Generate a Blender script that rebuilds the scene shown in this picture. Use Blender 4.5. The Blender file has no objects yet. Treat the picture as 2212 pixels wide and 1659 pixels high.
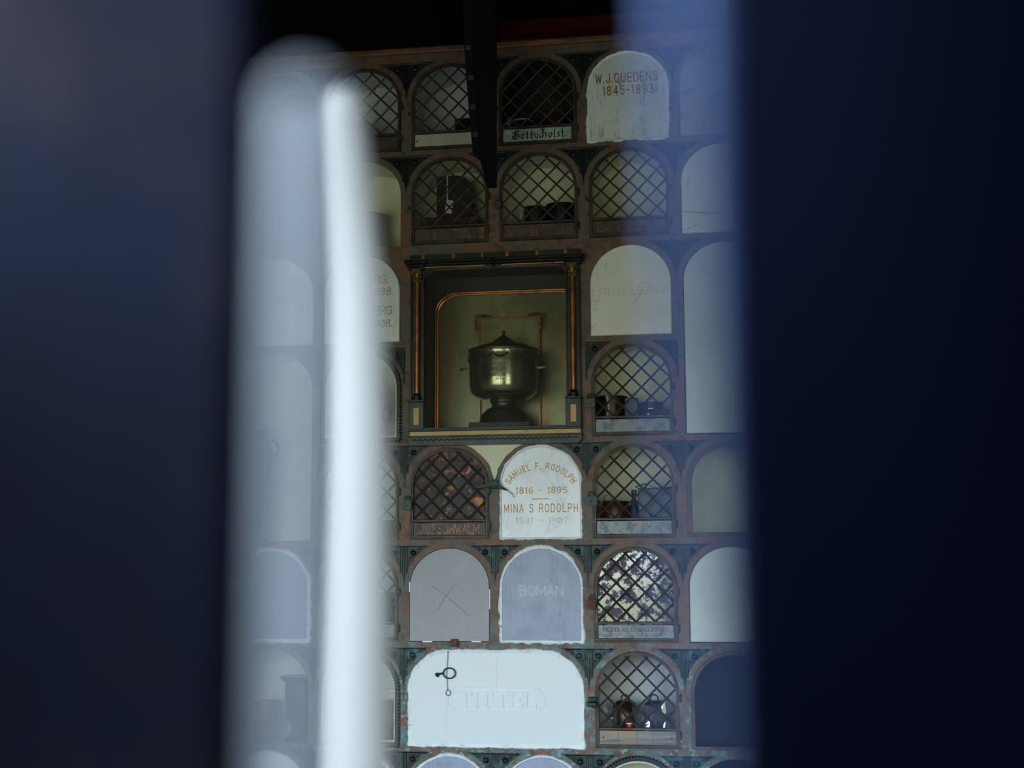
import bpy, math, random
from math import sin, cos, pi, radians, sqrt
from mathutils import Vector, Matrix
from mathutils.geometry import tessellate_polygon
random.seed(7)
sc = bpy.context.scene
col = sc.collection

def lin(h):
    """sRGB 0-255 triple -> linear rgba"""
    o = []
    for c in h:
        c = c / 255.0
        o.append(c / 12.92 if c <= 0.04045 else ((c + 0.055) / 1.055) ** 2.4)
    return (o[0], o[1], o[2], 1.0)

# ------------------------------------------------------------------ camera
F_PX = 3000.0
P = 0.33                      # column pitch of the niches (m)
RP = 0.35924                  # row pitch
Z0 = 3.382                    # bottom of row r is at Z0 - r*RP
CAM = Vector((0.69955, -4.88321, Z0 - 1.88209))
YAW, PIT, ROL = 0.16243, 0.12852, 0.00503
RC = Matrix.Rotation(YAW, 3, 'Z') @ Matrix.Rotation(PIT, 3, 'X') @ Matrix.Rotation(ROL, 3, 'Y')
cd = bpy.data.cameras.new('camera')
cam = bpy.data.objects.new('camera', cd)
col.objects.link(cam)
cam.matrix_world = Matrix.Translation(CAM) @ (RC @ Matrix.Rotation(pi / 2, 3, 'X')).to_4x4()
cd.sensor_width = 36.0
cd.lens = F_PX / 2212.0 * 36.0
cd.clip_start = 0.02
cd.dof.use_dof = True
cd.dof.focus_distance = 4.93
cd.dof.aperture_fstop = 2.0
sc.camera = cam

# ------------------------------------------------------------------ view, world
vs = sc.view_settings
vs.view_transform = 'Standard'; vs.look = 'None'; vs.gamma = 1.0; vs.use_curve_mapping = False
vs.exposure = 0.78
sc.cycles.use_denoising = True
sc.cycles.max_bounces = 8
sc.cycles.diffuse_bounces = 4
sc.cycles.transparent_max_bounces = 12
sc.cycles.caustics_reflective = False
sc.cycles.caustics_refractive = False

SKY_UP = (0.50, 0.74, 1.0)
SKY_HOR = (0.72, 0.86, 1.0)
GROUND = (0.25, 0.262, 0.185)
SKY_STRENGTH = 9.0
w = bpy.data.worlds.new('World'); sc.world = w
w.use_nodes = True
nt = w.node_tree; nt.nodes.clear()
tc = nt.nodes.new('ShaderNodeTexCoord'); sx = nt.nodes.new('ShaderNodeSeparateXYZ')
rp = nt.nodes.new('ShaderNodeValToRGB'); mr = nt.nodes.new('ShaderNodeMapRange')
bg = nt.nodes.new('ShaderNodeBackground'); ow = nt.nodes.new('ShaderNodeOutputWorld')
nt.links.new(tc.outputs['Generated'], sx.inputs[0])
mr.inputs['From Min'].default_value = -1; mr.inputs['From Max'].default_value = 1
nt.links.new(sx.outputs['Z'], mr.inputs['Value']); nt.links.new(mr.outputs[0], rp.inputs[0])
e = rp.color_ramp.elements
e[0].position = 0.0; e[0].color = (*[c * .8 for c in GROUND], 1)
e[1].position = 1.0; e[1].color = (*SKY_UP, 1)
a = rp.color_ramp.elements.new(0.485); a.color = (*GROUND, 1)
a = rp.color_ramp.elements.new(0.535); a.color = (*SKY_HOR, 1)
nt.links.new(rp.outputs[0], bg.inputs['Color']); bg.inputs['Strength'].default_value = SKY_STRENGTH
nt.links.new(bg.outputs[0], ow.inputs['Surface'])

def at(px, py, Y):
    d = RC @ Vector(((px - 1106.0) / F_PX, 1.0, (829.5 - py) / F_PX))
    return CAM + d * ((Y - CAM.y) / d.y)

# ------------------------------------------------------------------ materials
def mat(name, base, rough=0.6, metal=0.0, layers=(), bump=None, spec=0.5, zlayers=(), veins=(), coat=0.0):
    """layers: (rgb, scale or (sx,sy,sz), lo, hi, amount) noise-masked colours on world position"""
    m = bpy.data.materials.new(name); m.use_nodes = True
    t = m.node_tree; N = t.nodes; L = t.links
    b = N['Principled BSDF']
    b.inputs['Roughness'].default_value = rough; b.inputs['Metallic'].default_value = metal
    b.inputs['Specular IOR Level'].default_value = spec
    if coat: b.inputs['Coat Weight'].default_value = coat
    geo = N.new('ShaderNodeNewGeometry')
    rgb = N.new('ShaderNodeRGB'); rgb.outputs[0].default_value = lin(base)
    cur = rgb.outputs[0]
    k = 0
    def coords(scale, off, rot=0):
        mp = N.new('ShaderNodeMapping')
        s = scale if isinstance(scale, tuple) else (scale,) * 3
        mp.inputs['Scale'].default_value = s; mp.inputs['Location'].default_value = (off * 3.7, off * 1.3, off * 2.1)
        mp.inputs['Rotation'].default_value = (0, rot, 0)
        L.new(geo.outputs['Position'], mp.inputs[0])
        return mp.outputs[0]
    def noise(scale, off, detail=6, rot=0, dist=0.0):
        n = N.new('ShaderNodeTexNoise'); n.inputs['Scale'].default_value = 1.0
        n.inputs['Detail'].default_value = detail; n.inputs['Roughness'].default_value = 0.6
        n.inputs['Distortion'].default_value = dist
        L.new(coords(scale, off, rot), n.inputs['Vector'])
        return n.outputs['Fac']
    def rng(v, lo, hi, a0=0.0, a1=1.0):
        r = N.new('ShaderNodeMapRange'); r.inputs['From Min'].default_value = lo; r.inputs['From Max'].default_value = hi
        r.inputs['To Min'].default_value = a0; r.inputs['To Max'].default_value = a1
        r.clamp = True
        L.new(v, r.inputs['Value']); return r.outputs[0]
    def mix(f, c):
        nonlocal cur
        x = N.new('ShaderNodeMix'); x.data_type = 'RGBA'
        L.new(f, x.inputs[0]); L.new(cur, x.inputs[6]); x.inputs[7].default_value = lin(c)
        cur = x.outputs[2]
    def mul(a, bb):
        x = N.new('ShaderNodeMath'); x.operation = 'MULTIPLY'
        L.new(a, x.inputs[0])
        if isinstance(bb, float): x.inputs[1].default_value = bb
        else: L.new(bb, x.inputs[1])
        return x.outputs[0]
    for (c, s, lo, hi, amt) in layers:
        k += 1
        mix(rng(noise(s, k * 5.1 + len(name)), lo, hi, 0.0, amt), c)
    for (c, s, lo, hi, amt, z0, z1) in zlayers:      # a stain confined to a band of height (z0 none .. z1 full)
        k += 1
        sp = N.new('ShaderNodeSeparateXYZ'); L.new(geo.outputs['Position'], sp.inputs[0])
        mix(mul(rng(noise(s, k * 5.1), lo, hi, 0.0, amt), rng(sp.outputs['Z'], z0, z1)), c)
    for (c, s, rot, wdt, amt) in veins:
        k += 1
        n = noise(s, k * 2.3 + len(name) * .37, 5, rot, 0.6)
        x = N.new('ShaderNodeMath'); x.operation = 'SUBTRACT'; L.new(n, x.inputs[0]); x.inputs[1].default_value = 0.5
        y = N.new('ShaderNodeMath'); y.operation = 'ABSOLUTE'; L.new(x.outputs[0], y.inputs[0])
        f = rng(y.outputs[0], 0.0, wdt, amt, 0.0)
        br = rng(noise(9.0, k * 7.7, 3), 0.42, 0.6)
        mix(mul(f, br), c)
    L.new(cur, b.inputs['Base Color'])
    if bump:
        bs, st = bump
        bn = N.new('ShaderNodeBump'); bn.inputs['Strength'].default_value = st; bn.inputs['Distance'].default_value = 0.002
        L.new(noise(bs, 3.3, 5), bn.inputs['Height']); L.new(bn.outputs[0], b.inputs['Normal'])
    return m

def glassy(name, refl=0.08, dust=0.03, tint=(1, 1, 1), rough=0.03):
    m = bpy.data.materials.new(name); m.use_nodes = True
    t = m.node_tree; N = t.nodes; L = t.links; N.clear()
    o = N.new('ShaderNodeOutputMaterial'); tr = N.new('ShaderNodeBsdfTransparent'); gl = N.new('ShaderNodeBsdfGlossy'); df = N.new('ShaderNodeBsdfDiffuse')
    tr.inputs[0].default_value = (*tint, 1); gl.inputs['Roughness'].default_value = rough
    df.inputs[0].default_value = (.7, .7, .65, 1)
    m1 = N.new('ShaderNodeMixShader'); m1.inputs[0].default_value = refl
    m2 = N.new('ShaderNodeMixShader'); m2.inputs[0].default_value = dust
    L.new(tr.outputs[0], m1.inputs[1]); L.new(gl.outputs[0], m1.inputs[2])
    L.new(m1.outputs[0], m2.inputs[1]); L.new(df.outputs[0], m2.inputs[2]); L.new(m2.outputs[0], o.inputs[0])
    return m

M = {}
M['facade'] = mat('weathered_bronze', (102, 79, 65), .55, .25,
    layers=[((80, 88, 76), 7.0, .45, .62, .75), ((124, 80, 55), 11.0, .50, .66, .7), ((58, 46, 39), 34.0, .50, .66, .75), ((120, 118, 104), 48.0, .60, .72, .45), ((214, 216, 205), 95.0, .735, .755, .75)],
    zlayers=[((86, 128, 130), 26.0, .48, .62, .65, 1.34, 1.20), ((134, 176, 182), 58.0, .56, .64, .6, 1.28, 1.10), ((72, 98, 96), 15.0, .50, .62, .5, 2.4, 1.4)],
    bump=(160.0, .7))
M['spandrel'] = mat('green_black_iron', (27, 38, 36), .42, .45,
    layers=[((13, 18, 18), 16.0, .45, .6, .7), ((46, 74, 66), 24.0, .56, .70, .5)],
    zlayers=[((64, 112, 114), 34.0, .53, .66, .55, 1.8, 1.1)], bump=(120.0, .35))
M['iron'] = mat('door_iron', (70, 62, 56), .48, .5,
    layers=[((44, 38, 34), 18.0, .45, .6, .8), ((126, 78, 46), 22.0, .58, .68, .8), ((84, 88, 90), 40.0, .6, .7, .5)], bump=(150.0, .4))
M['lattice'] = mat('lattice_iron', (62, 52, 42), .5, .4,
    layers=[((40, 34, 28), 30.0, .45, .6, .7), ((112, 72, 42), 17.0, .57, .68, .8)], bump=(150.0, .3))
M['plate_iron'] = mat('name_plate_iron', (74, 66, 62), .5, .35,
    layers=[((46, 40, 38), 20.0, .45, .62, .8), ((150, 92, 52), 24.0, .56, .68, .85)], bump=(180.0, .6))
M['plate_grey'] = mat('name_plate_grey', (106, 112, 116), .38, .4,
    layers=[((70, 74, 78), 34.0, .48, .6, .8), ((150, 110, 70), 26.0, .63, .72, .8), ((170, 176, 180), 60.0, .62, .7, .5)], bump=(220.0, .6))
M['raised'] = mat('raised_letter_iron', (112, 80, 58), .45, .4, layers=[((48, 40, 36), 22.0, .42, .6, .8), ((156, 98, 56), 30.0, .54, .66, .8)])
M['rustplate'] = mat('rust_mottled_plate', (64, 56, 54), .6, .2,
    layers=[((40, 36, 36), 40.0, .45, .6, .8), ((190, 126, 78), 17.0, .565, .64, .9), ((132, 130, 128), 34.0, .63, .69, .6), ((70, 82, 92), 12.0, .58, .7, .5)], bump=(120.0, .6))
M['darkplate'] = mat('dark_backing', (26, 22, 20), .7, .1, layers=[((110, 70, 40), 13.0, .60, .66, .7), ((200, 200, 195), 60.0, .76, .78, .9)])
M['plaster'] = mat('niche_plaster', (216, 216, 186), .8, 0, layers=[((190, 192, 166), 9.0, .45, .65, .6), ((206, 206, 180), 30.0, .5, .7, .5)], bump=(60.0, .15))
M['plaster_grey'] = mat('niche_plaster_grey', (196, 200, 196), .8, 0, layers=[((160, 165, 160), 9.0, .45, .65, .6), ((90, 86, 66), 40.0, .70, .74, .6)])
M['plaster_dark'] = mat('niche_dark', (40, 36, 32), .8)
M['marble'] = mat('white_marble', (226, 229, 230), .32, 0, layers=[((205, 210, 212), 8.0, .45, .65, .7)],
    veins=[((150, 158, 166), (7, 7, 3.5), .5, .02, .4), ((140, 148, 156), (14, 14, 6), .6, .012, .3)])
M['marble_streak'] = mat('streaked_marble', (222, 226, 225), .35, 0, layers=[((200, 206, 205), 8.0, .45, .65, .7)],
    veins=[((120, 130, 134), (16, 16, 2.2), .12, .016, .75), ((96, 106, 110), (22, 22, 3.0), -.15, .012, .7)])
M['marble_plain'] = mat('cream_marble', (226, 228, 222), .4, 0, layers=[((212, 214, 208), 7.0, .45, .65, .6)],
    veins=[((140, 138, 134), (9, 9, 2.4), -.22, .006, .8)])
M['slate'] = mat('blue_grey_slate', (142, 152, 176), .42, 0, layers=[((126, 136, 158), 12.0, .45, .65, .8), ((186, 196, 212), 160.0, .66, .72, .6)],
    veins=[((92, 102, 124), (26, 26, 2.6), .03, .014, .9), ((104, 112, 134), (46, 46, 4.0), -.03, .014, .8)], bump=(90.0, .15))
M['board'] = mat('grey_board', (166, 166, 168), .75, 0, layers=[((156, 157, 160), 240.0, .4, .6, .7), ((180, 180, 182), 6.0, .55, .7, .5)])
M['enamel'] = mat('white_enamel', (214, 222, 224), .28, 0, layers=[((220, 214, 192), (22, 22, 2), .62, .72, .5)], spec=.4)
M['drip'] = mat('ochre_stain', (208, 211, 192), .5)
M['sealant'] = mat('white_sealant', (232, 240, 242), .7, 0, layers=[((176, 128, 70), (18, 18, 60), .62, .70, .85), ((205, 212, 205), 24.0, .5, .65, .7)], bump=(90.0, .6))
M['gold'] = mat('gold_paint', (172, 130, 62), .5, .25, layers=[((120, 90, 50), 40.0, .5, .64, .7), ((200, 168, 110), 60.0, .58, .66, .6)])
M['gold_faded'] = mat('faded_gold_paint', (190, 182, 166), .6, 0, layers=[((160, 130, 80), 50.0, .55, .62, .7), ((222, 224, 224), 44.0, .48, .56, .8)])
M['cut_grey'] = mat('cut_letter_grey', (194, 195, 190), .7)
M['cut_light'] = mat('cut_letter_light', (206, 216, 232), .7)
M['pencil'] = mat('pencil_line', (70, 70, 72), .8)
M['black_letter'] = mat('black_letter', (14, 16, 14), .6)
M['paper_plate'] = mat('aged_metal_plate', (176, 178, 158), .45, .2, layers=[((150, 152, 134), 10.0, .45, .6, .7), ((140, 104, 50), (60, 60, 8), .64, .7, .7)])
M['silver_plate'] = mat('pale_silver_plate', (168, 188, 170), .4, .3, layers=[((130, 152, 132), 26.0, .45, .58, .8), ((216, 226, 214), 34.0, .56, .64, .7)], bump=(60.0, 1.0))
M['wood_plate'] = mat('weathered_wood', (140, 136, 126), .7, 0, layers=[((104, 104, 102), (4, 4, 60), .45, .6, .8), ((176, 132, 82), (3, 3, 46), .54, .64, .85), ((60, 58, 56), (5, 5, 90), .6, .66, .7)])
M['black_frame'] = mat('shrine_black', (34, 38, 36), .38, .5, layers=[((50, 58, 54), 20.0, .5, .65, .6), ((72, 64, 44), 14.0, .6, .7, .5)], bump=(140.0, .25))
M['copper'] = mat('copper_bronze', (170, 112, 66), .35, .8, layers=[((120, 78, 46), 18.0, .45, .6, .8), ((84, 60, 40), 44.0, .58, .68, .7)])
M['copper_bright'] = mat('copper_trim', (214, 134, 84), .3, .85, layers=[((140, 86, 52), 18.0, .5, .64, .7)])
M['brass'] = mat('brass_band', (158, 134, 92), .5, .5, layers=[((150, 122, 72), 14.0, .45, .6, .8), ((96, 76, 48), 60.0, .6, .68, .7)])
M['gilt'] = mat('gilt_capital', (128, 110, 40), .38, .7, layers=[((70, 58, 24), 60.0, .45, .58, .9)])
M['back_brass'] = mat('brass_back_panel', (134, 126, 96), .34, .6, layers=[((112, 112, 90), (9, 9, 3), .42, .6, .8), ((156, 98, 66), (16, 16, 2.4), .52, .66, .8), ((84, 80, 62), (5, 5, 4), .48, .62, .7), ((104, 118, 100), 36.0, .55, .68, .5)], bump=(40.0, .12))
M['cavity'] = mat('cavity_dark_wood', (42, 36, 32), .6, .2, layers=[((28, 25, 24), 12.0, .45, .6, .8), ((66, 42, 30), 18.0, .58, .7, .6)])
M['silver'] = mat('tarnished_silver', (172, 168, 138), .2, .9, layers=[((118, 114, 92), 12.0, .44, .62, .8), ((96, 84, 66), 34.0, .6, .7, .6)], bump=(30.0, .05))
M['silver_dark'] = mat('blackened_silver', (84, 82, 74), .35, .8, layers=[((56, 54, 50), 16.0, .45, .6, .8)])
M['engrave'] = mat('engraved_text', (52, 50, 40), .6, .2)
M['ebony'] = mat('black_plinth', (20, 21, 22), .5)
M['tin_dark'] = mat('dark_green_tin', (26, 32, 30), .35, .4, layers=[((52, 56, 46), 20.0, .55, .66, .7)])
M['tin_brown'] = mat('brown_tin', (62, 52, 42), .35, .5, layers=[((40, 34, 28), 14.0, .45, .6, .8)])
M['card'] = mat('white_card', (196, 194, 176), .8, 0, layers=[((170, 168, 150), 30.0, .5, .65, .6)])
M['darkwood'] = mat('dark_red_wood', (62, 34, 26), .4, 0, layers=[((40, 22, 18), (60, 6, 6), .45, .6, .8)])
M['bluegrey'] = mat('blue_grey_box', (80, 90, 100), .55)
M['ribbon'] = mat('pale_ribbon', (176, 182, 160), .7)
M['red'] = mat('red_candle_glass', (190, 18, 10), .3, 0)
M['wax'] = mat('wax', (224, 218, 200), .5)
M['teal_metal'] = mat('green_bronze_sheet', (56, 68, 60), .5, .4, layers=[((38, 44, 40), 30.0, .45, .6, .8), ((84, 104, 94), 40.0, .58, .68, .6)])
M['lock_green'] = mat('green_padlock_metal', (60, 74, 68), .5, .5, layers=[((40, 46, 44), 50.0, .45, .6, .8)], bump=(150.0, .6))
M['lock_grey'] = mat('grey_padlock_metal', (74, 70, 64), .5, .5, layers=[((50, 46, 42), 50.0, .45, .6, .8)], bump=(150.0, .6))
M['rust'] = mat('rust_metal', (104, 66, 50), .75, .2, layers=[((70, 44, 34), 60.0, .45, .6, .8), ((146, 92, 62), 90.0, .56, .66, .7)], bump=(160.0, .8))
M['wire'] = mat('dark_wire', (44, 54, 60), .45, .5)
M['satin'] = mat('quilted_satin', (196, 202, 194), .35, 0)
M['copper_can'] = mat('copper_can', (150, 104, 76), .3, .7)
M['pale_chip'] = mat('chipped_marble_edge', (214, 218, 206), .6, 0, layers=[((180, 186, 170), 40.0, .5, .64, .7)])
M['dull_slab'] = mat('dull_grey_slab', (150, 154, 160), .6, 0, layers=[((120, 124, 130), 14.0, .5, .62, .8)])
M['pale_panel'] = mat('pale_panel', (205, 212, 208), .6, 0, layers=[((190, 198, 194), 6.0, .45, .6, .6)])
M['cello'] = None
M['glass'] = glassy('niche_glass', .014, .006)
M['glass_dim'] = glassy('dusty_glass', .022, .014, (.95, .97, .93))
M['cello'] = glassy('cellophane', .20, .08, (.9, .92, .92), .12)
# room and foreground
M['floor'] = mat('concrete_floor', (128, 124, 112), .8, 0, layers=[((108, 104, 94), 3.0, .45, .6, .7)])
M['sidewall'] = mat('side_wall_plaster', (120, 116, 104), .85, 0, layers=[((100, 98, 90), 2.0, .45, .6, .7)])
M['blackwood'] = mat('black_stained_timber', (6, 5, 5), .9, spec=.05)
M['redbeam'] = mat('dark_red_paint', (56, 11, 8), .9, 0, spec=.05)
M['trim'] = mat('brown_bronze_trim', (120, 84, 58), .5, .3, layers=[((80, 58, 42), 14.0, .45, .6, .8), ((164, 106, 66), (4, 20, 60), .56, .66, .8)])
M['leaf'] = mat('dark_painted_timber', (35, 35, 46), .9, 0, spec=.05, layers=[((36, 41, 60), 6.0, .4, .6, .8), ((62, 56, 56), 9.0, .5, .65, .6)])
M['navy'] = mat('navy_paint', (4, 9, 26), .9, 0, spec=.05)
M['pale_blue'] = mat('pale_blue_paint', (140, 172, 240), .5, 0)
M['pale_white'] = mat('white_paint', (188, 186, 183), .5, 0)
M['pale_grey'] = mat('pale_grey_blue_paint', (240, 242, 248), .5, 0)
M['hanger'] = mat('black_steel', (10, 10, 11), .8, spec=.1)
M['hanger_strip'] = mat('perforated_steel', (20, 20, 27), .8, spec=.1)
M['hanger_hole'] = mat('tan_plug', (64, 50, 34), .8)
M['teal_paint'] = mat('teal_post_paint', (54, 84, 80), .6)

# mirror with flaking silvering
def mirror_mat():
    m = bpy.data.materials.new('flaking_mirror'); m.use_nodes = True
    t = m.node_tree; N = t.nodes; L = t.links
    b = N['Principled BSDF']; b.inputs['Metallic'].default_value = 1.0
    geo = N.new('ShaderNodeNewGeometry'); n = N.new('ShaderNodeTexNoise')
    n.inputs['Scale'].default_value = 34.0; n.inputs['Detail'].default_value = 9.0; n.inputs['Roughness'].default_value = .75
    L.new(geo.outputs['Position'], n.inputs['Vector'])
    r = N.new('ShaderNodeMapRange'); r.inputs['From Min'].default_value = .47; r.inputs['From Max'].default_value = .53
    L.new(n.outputs['Fac'], r.inputs['Value'])
    x = N.new('ShaderNodeMix'); x.data_type = 'RGBA'; L.new(r.outputs[0], x.inputs[0])
    x.inputs[6].default_value = (.098, .101, .092, 1); x.inputs[7].default_value = lin((74, 74, 84))
    L.new(x.outputs[2], b.inputs['Base Color'])
    y = N.new('ShaderNodeMapRange'); y.inputs['To Min'].default_value = .06; y.inputs['To Max'].default_value = .7
    L.new(r.outputs[0], y.inputs['Value']); L.new(y.outputs[0], b.inputs['Roughness'])
    z = N.new('ShaderNodeMapRange'); z.inputs['To Min'].default_value = 1.0; z.inputs['To Max'].default_value = .2
    L.new(r.outputs[0], z.inputs['Value']); L.new(z.outputs[0], b.inputs['Metallic'])
    return m
M['mirror'] = mirror_mat()

# ------------------------------------------------------------------ mesh helpers
class MB:
    def __init__(s): s.v = []; s.f = []
    def add(s, vs, fs):
        o = len(s.v); s.v += [tuple(p) for p in vs]; s.f += [tuple(i + o for i in f) for f in fs]; return s
    def box(s, x0, x1, y0, y1, z0, z1):
        vs = [(x, y, z) for x in (x0, x1) for y in (y0, y1) for z in (z0, z1)]
        return s.add(vs, [(0, 1, 3, 2), (4, 6, 7, 5), (0, 4, 5, 1), (2, 3, 7, 6), (0, 2, 6, 4), (1, 5, 7, 3)])
    def bbox(s, x0, x1, y0, y1, z0, z1, b=.002):
        """box with the four front (low-y) edges chamfered"""
        vs = [(x0, y1, z0), (x1, y1, z0), (x1, y1, z1), (x0, y1, z1), (x0, y0 + b, z0), (x1, y0 + b, z0), (x1, y0 + b, z1), (x0, y0 + b, z1),
              (x0 + b, y0, z0 + b), (x1 - b, y0, z0 + b), (x1 - b, y0, z1 - b), (x0 + b, y0, z1 - b)]
        fs = [(3, 2, 1, 0), (8, 9, 10, 11)]
        for i in range(4):
            j = (i + 1) % 4
            fs += [(i, j, 4 + j, 4 + i), (4 + i, 4 + j, 8 + j, 8 + i)]
        return s.add(vs, fs)
    def prism(s, pts, y0, y1, holes=()):
        """polygon of (x,z) extruded from y0 (front) to y1"""
        loops = [list(pts)] + [list(h) for h in holes]
        flat = [p for l in loops for p in l]
        tri = tessellate_polygon([[Vector((p[0], p[1], 0)) for p in l] for l in loops])
        n = len(flat)
        vs = [(p[0], y0, p[1]) for p in flat] + [(p[0], y1, p[1]) for p in flat]
        fs = []
        for t in tri:
            a, b, c = [flat[i] for i in t]
            if (b[0] - a[0]) * (c[1] - a[1]) - (b[1] - a[1]) * (c[0] - a[0]) < 0: t = (t[0], t[2], t[1])
            fs.append(tuple(t)); fs.append((t[0] + n, t[2] + n, t[1] + n))
        o = 0
        for l in loops:
            k = len(l)
            ar = sum(l[i][0] * l[(i + 1) % k][1] - l[(i + 1) % k][0] * l[i][1] for i in range(k))
            hole = l is not loops[0]
            for i in range(k):
                j = (i + 1) % k
                q = (o + i, o + i + n, o + j + n, o + j)
                if (ar > 0) == hole: q = q[::-1]
                fs.append(q)
            o += k
        return s.add(vs, fs)
    def strip(s, A, B, yA, yB, closed=False):
        """ribbon between two equal point lists (x,z)"""
        n = len(A); vs = [(p[0], yA, p[1]) for p in A] + [(p[0], yB, p[1]) for p in B]
        fs = [(i, (i + 1) % n, n + (i + 1) % n, n + i) for i in range(n if closed else n - 1)]
        return s.add(vs, fs)
    def tube(s, pts, r, n=8, closed=False, taper=None):
        pts = [Vector(p) for p in pts]; m = len(pts); vs = []; fs = []
        up = None
        for i, p in enumerate(pts):
            a = pts[i - 1] if (i > 0 or closed) else p
            b = pts[(i + 1) % m] if (i < m - 1 or closed) else p
            d = (b - a).normalized() if (b - a).length > 1e-9 else Vector((0, 0, 1))
            if up is None: up = Vector((0, 1, 0)) if abs(d.y) < .9 else Vector((1, 0, 0))
            x = d.cross(up).normalized(); y = x.cross(d).normalized(); up = y
            rr = (taper[i] if taper else r)
            vs += [p + (x * cos(2 * pi * k / n) + y * sin(2 * pi * k / n)) * rr for k in range(n)]
        for i in range(m if closed else m - 1):
            j = (i + 1) % m
            fs += [(i * n + k, j * n + k, j * n + (k + 1) % n, i * n + (k + 1) % n) for k in range(n)]
        if not closed:
            fs.append(tuple(range(n))); fs.append(tuple(range((m - 1) * n, m * n))[::-1])
        return s.add(vs, fs)
    def lathe(s, prof, cx=0, cy=0, cz=0, n=40, a0=0, a1=2 * pi):
        """profile of (r,z) about the z axis"""
        m = len(prof); vs = []; fs = []
        for k in range(n):
            a = a0 + (a1 - a0) * k / n
            vs += [(cx + r * cos(a), cy + r * sin(a), cz + z) for r, z in prof]
        for k in range(n):
            j = (k + 1) % n
            fs += [(k * m + i, j * m + i, j * m + i + 1, k * m + i + 1) for i in range(m - 1)]
        return s.add(vs, fs)
    def ball(s, c, r, n=10, m=6, sq=(1, 1, 1), half=False):
        vs = []; fs = []
        for i in range(m + 1):
            t = -pi / 2 + pi * i / m
            for k in range(n):
                a = 2 * pi * k / n
                x, y, z = r * cos(t) * cos(a), r * sin(t), r * cos(t) * sin(a)
                if half and y > 0: y = 0
                vs.append((c[0] + x * sq[0], c[1] + y * sq[1], c[2] + z * sq[2]))
        for i in range(m):
            fs += [(i * n + k, (i + 1) * n + k, (i + 1) * n + (k + 1) % n, i * n + (k + 1) % n) for k in range(n)]
        return s.add(vs, fs)
    def ring(s, c, R, r, n=20, m=8, a0=0, a1=2 * pi, sq=(1, 1)):
        """ring lying in the x-z plane"""
        full = abs(a1 - a0 - 2 * pi) < 1e-6
        k = n if full else n + 1
        pts = [(c[0] + R * sq[0] * cos(a0 + (a1 - a0) * i / n), c[1], c[2] + R * sq[1] * sin(a0 + (a1 - a0) * i / n)) for i in range(k)]
        return s.tube(pts, r, m, closed=full)
    def mesh(s, name, m, smooth=True):
        me = bpy.data.meshes.new(name); me.from_pydata(s.v, [], s.f)
        me.materials.append(M[m] if isinstance(m, str) else m)
        if smooth:
            me.shade_smooth(); me.set_sharp_from_angle(angle=radians(38))
        me.update(); return me
    def build(s, name, m, parent=None, loc=None, smooth=True):
        return inst(name, s.mesh(name, m, smooth), parent, loc)

def inst(name, me, parent=None, loc=None):
    o = bpy.data.objects.new(name, me); col.objects.link(o)
    if parent is not None: o.parent = parent
    if loc is not None: o.location = loc
    return o
def tag(o, label, cat=None, group=None, kind=None):
    o['label'] = label
    if cat: o['category'] = cat
    if group: o['group'] = group
    if kind: o['kind'] = kind
    return o
def thing(name, label, cat, loc, group=None):
    o = bpy.data.objects.new(name, None); col.objects.link(o); o.location = loc
    o.empty_display_size = .05
    return tag(o, label, cat, group)
def struct(o, label=None):
    o['kind'] = 'structure'
    if label: o['label'] = label
    return o

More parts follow.
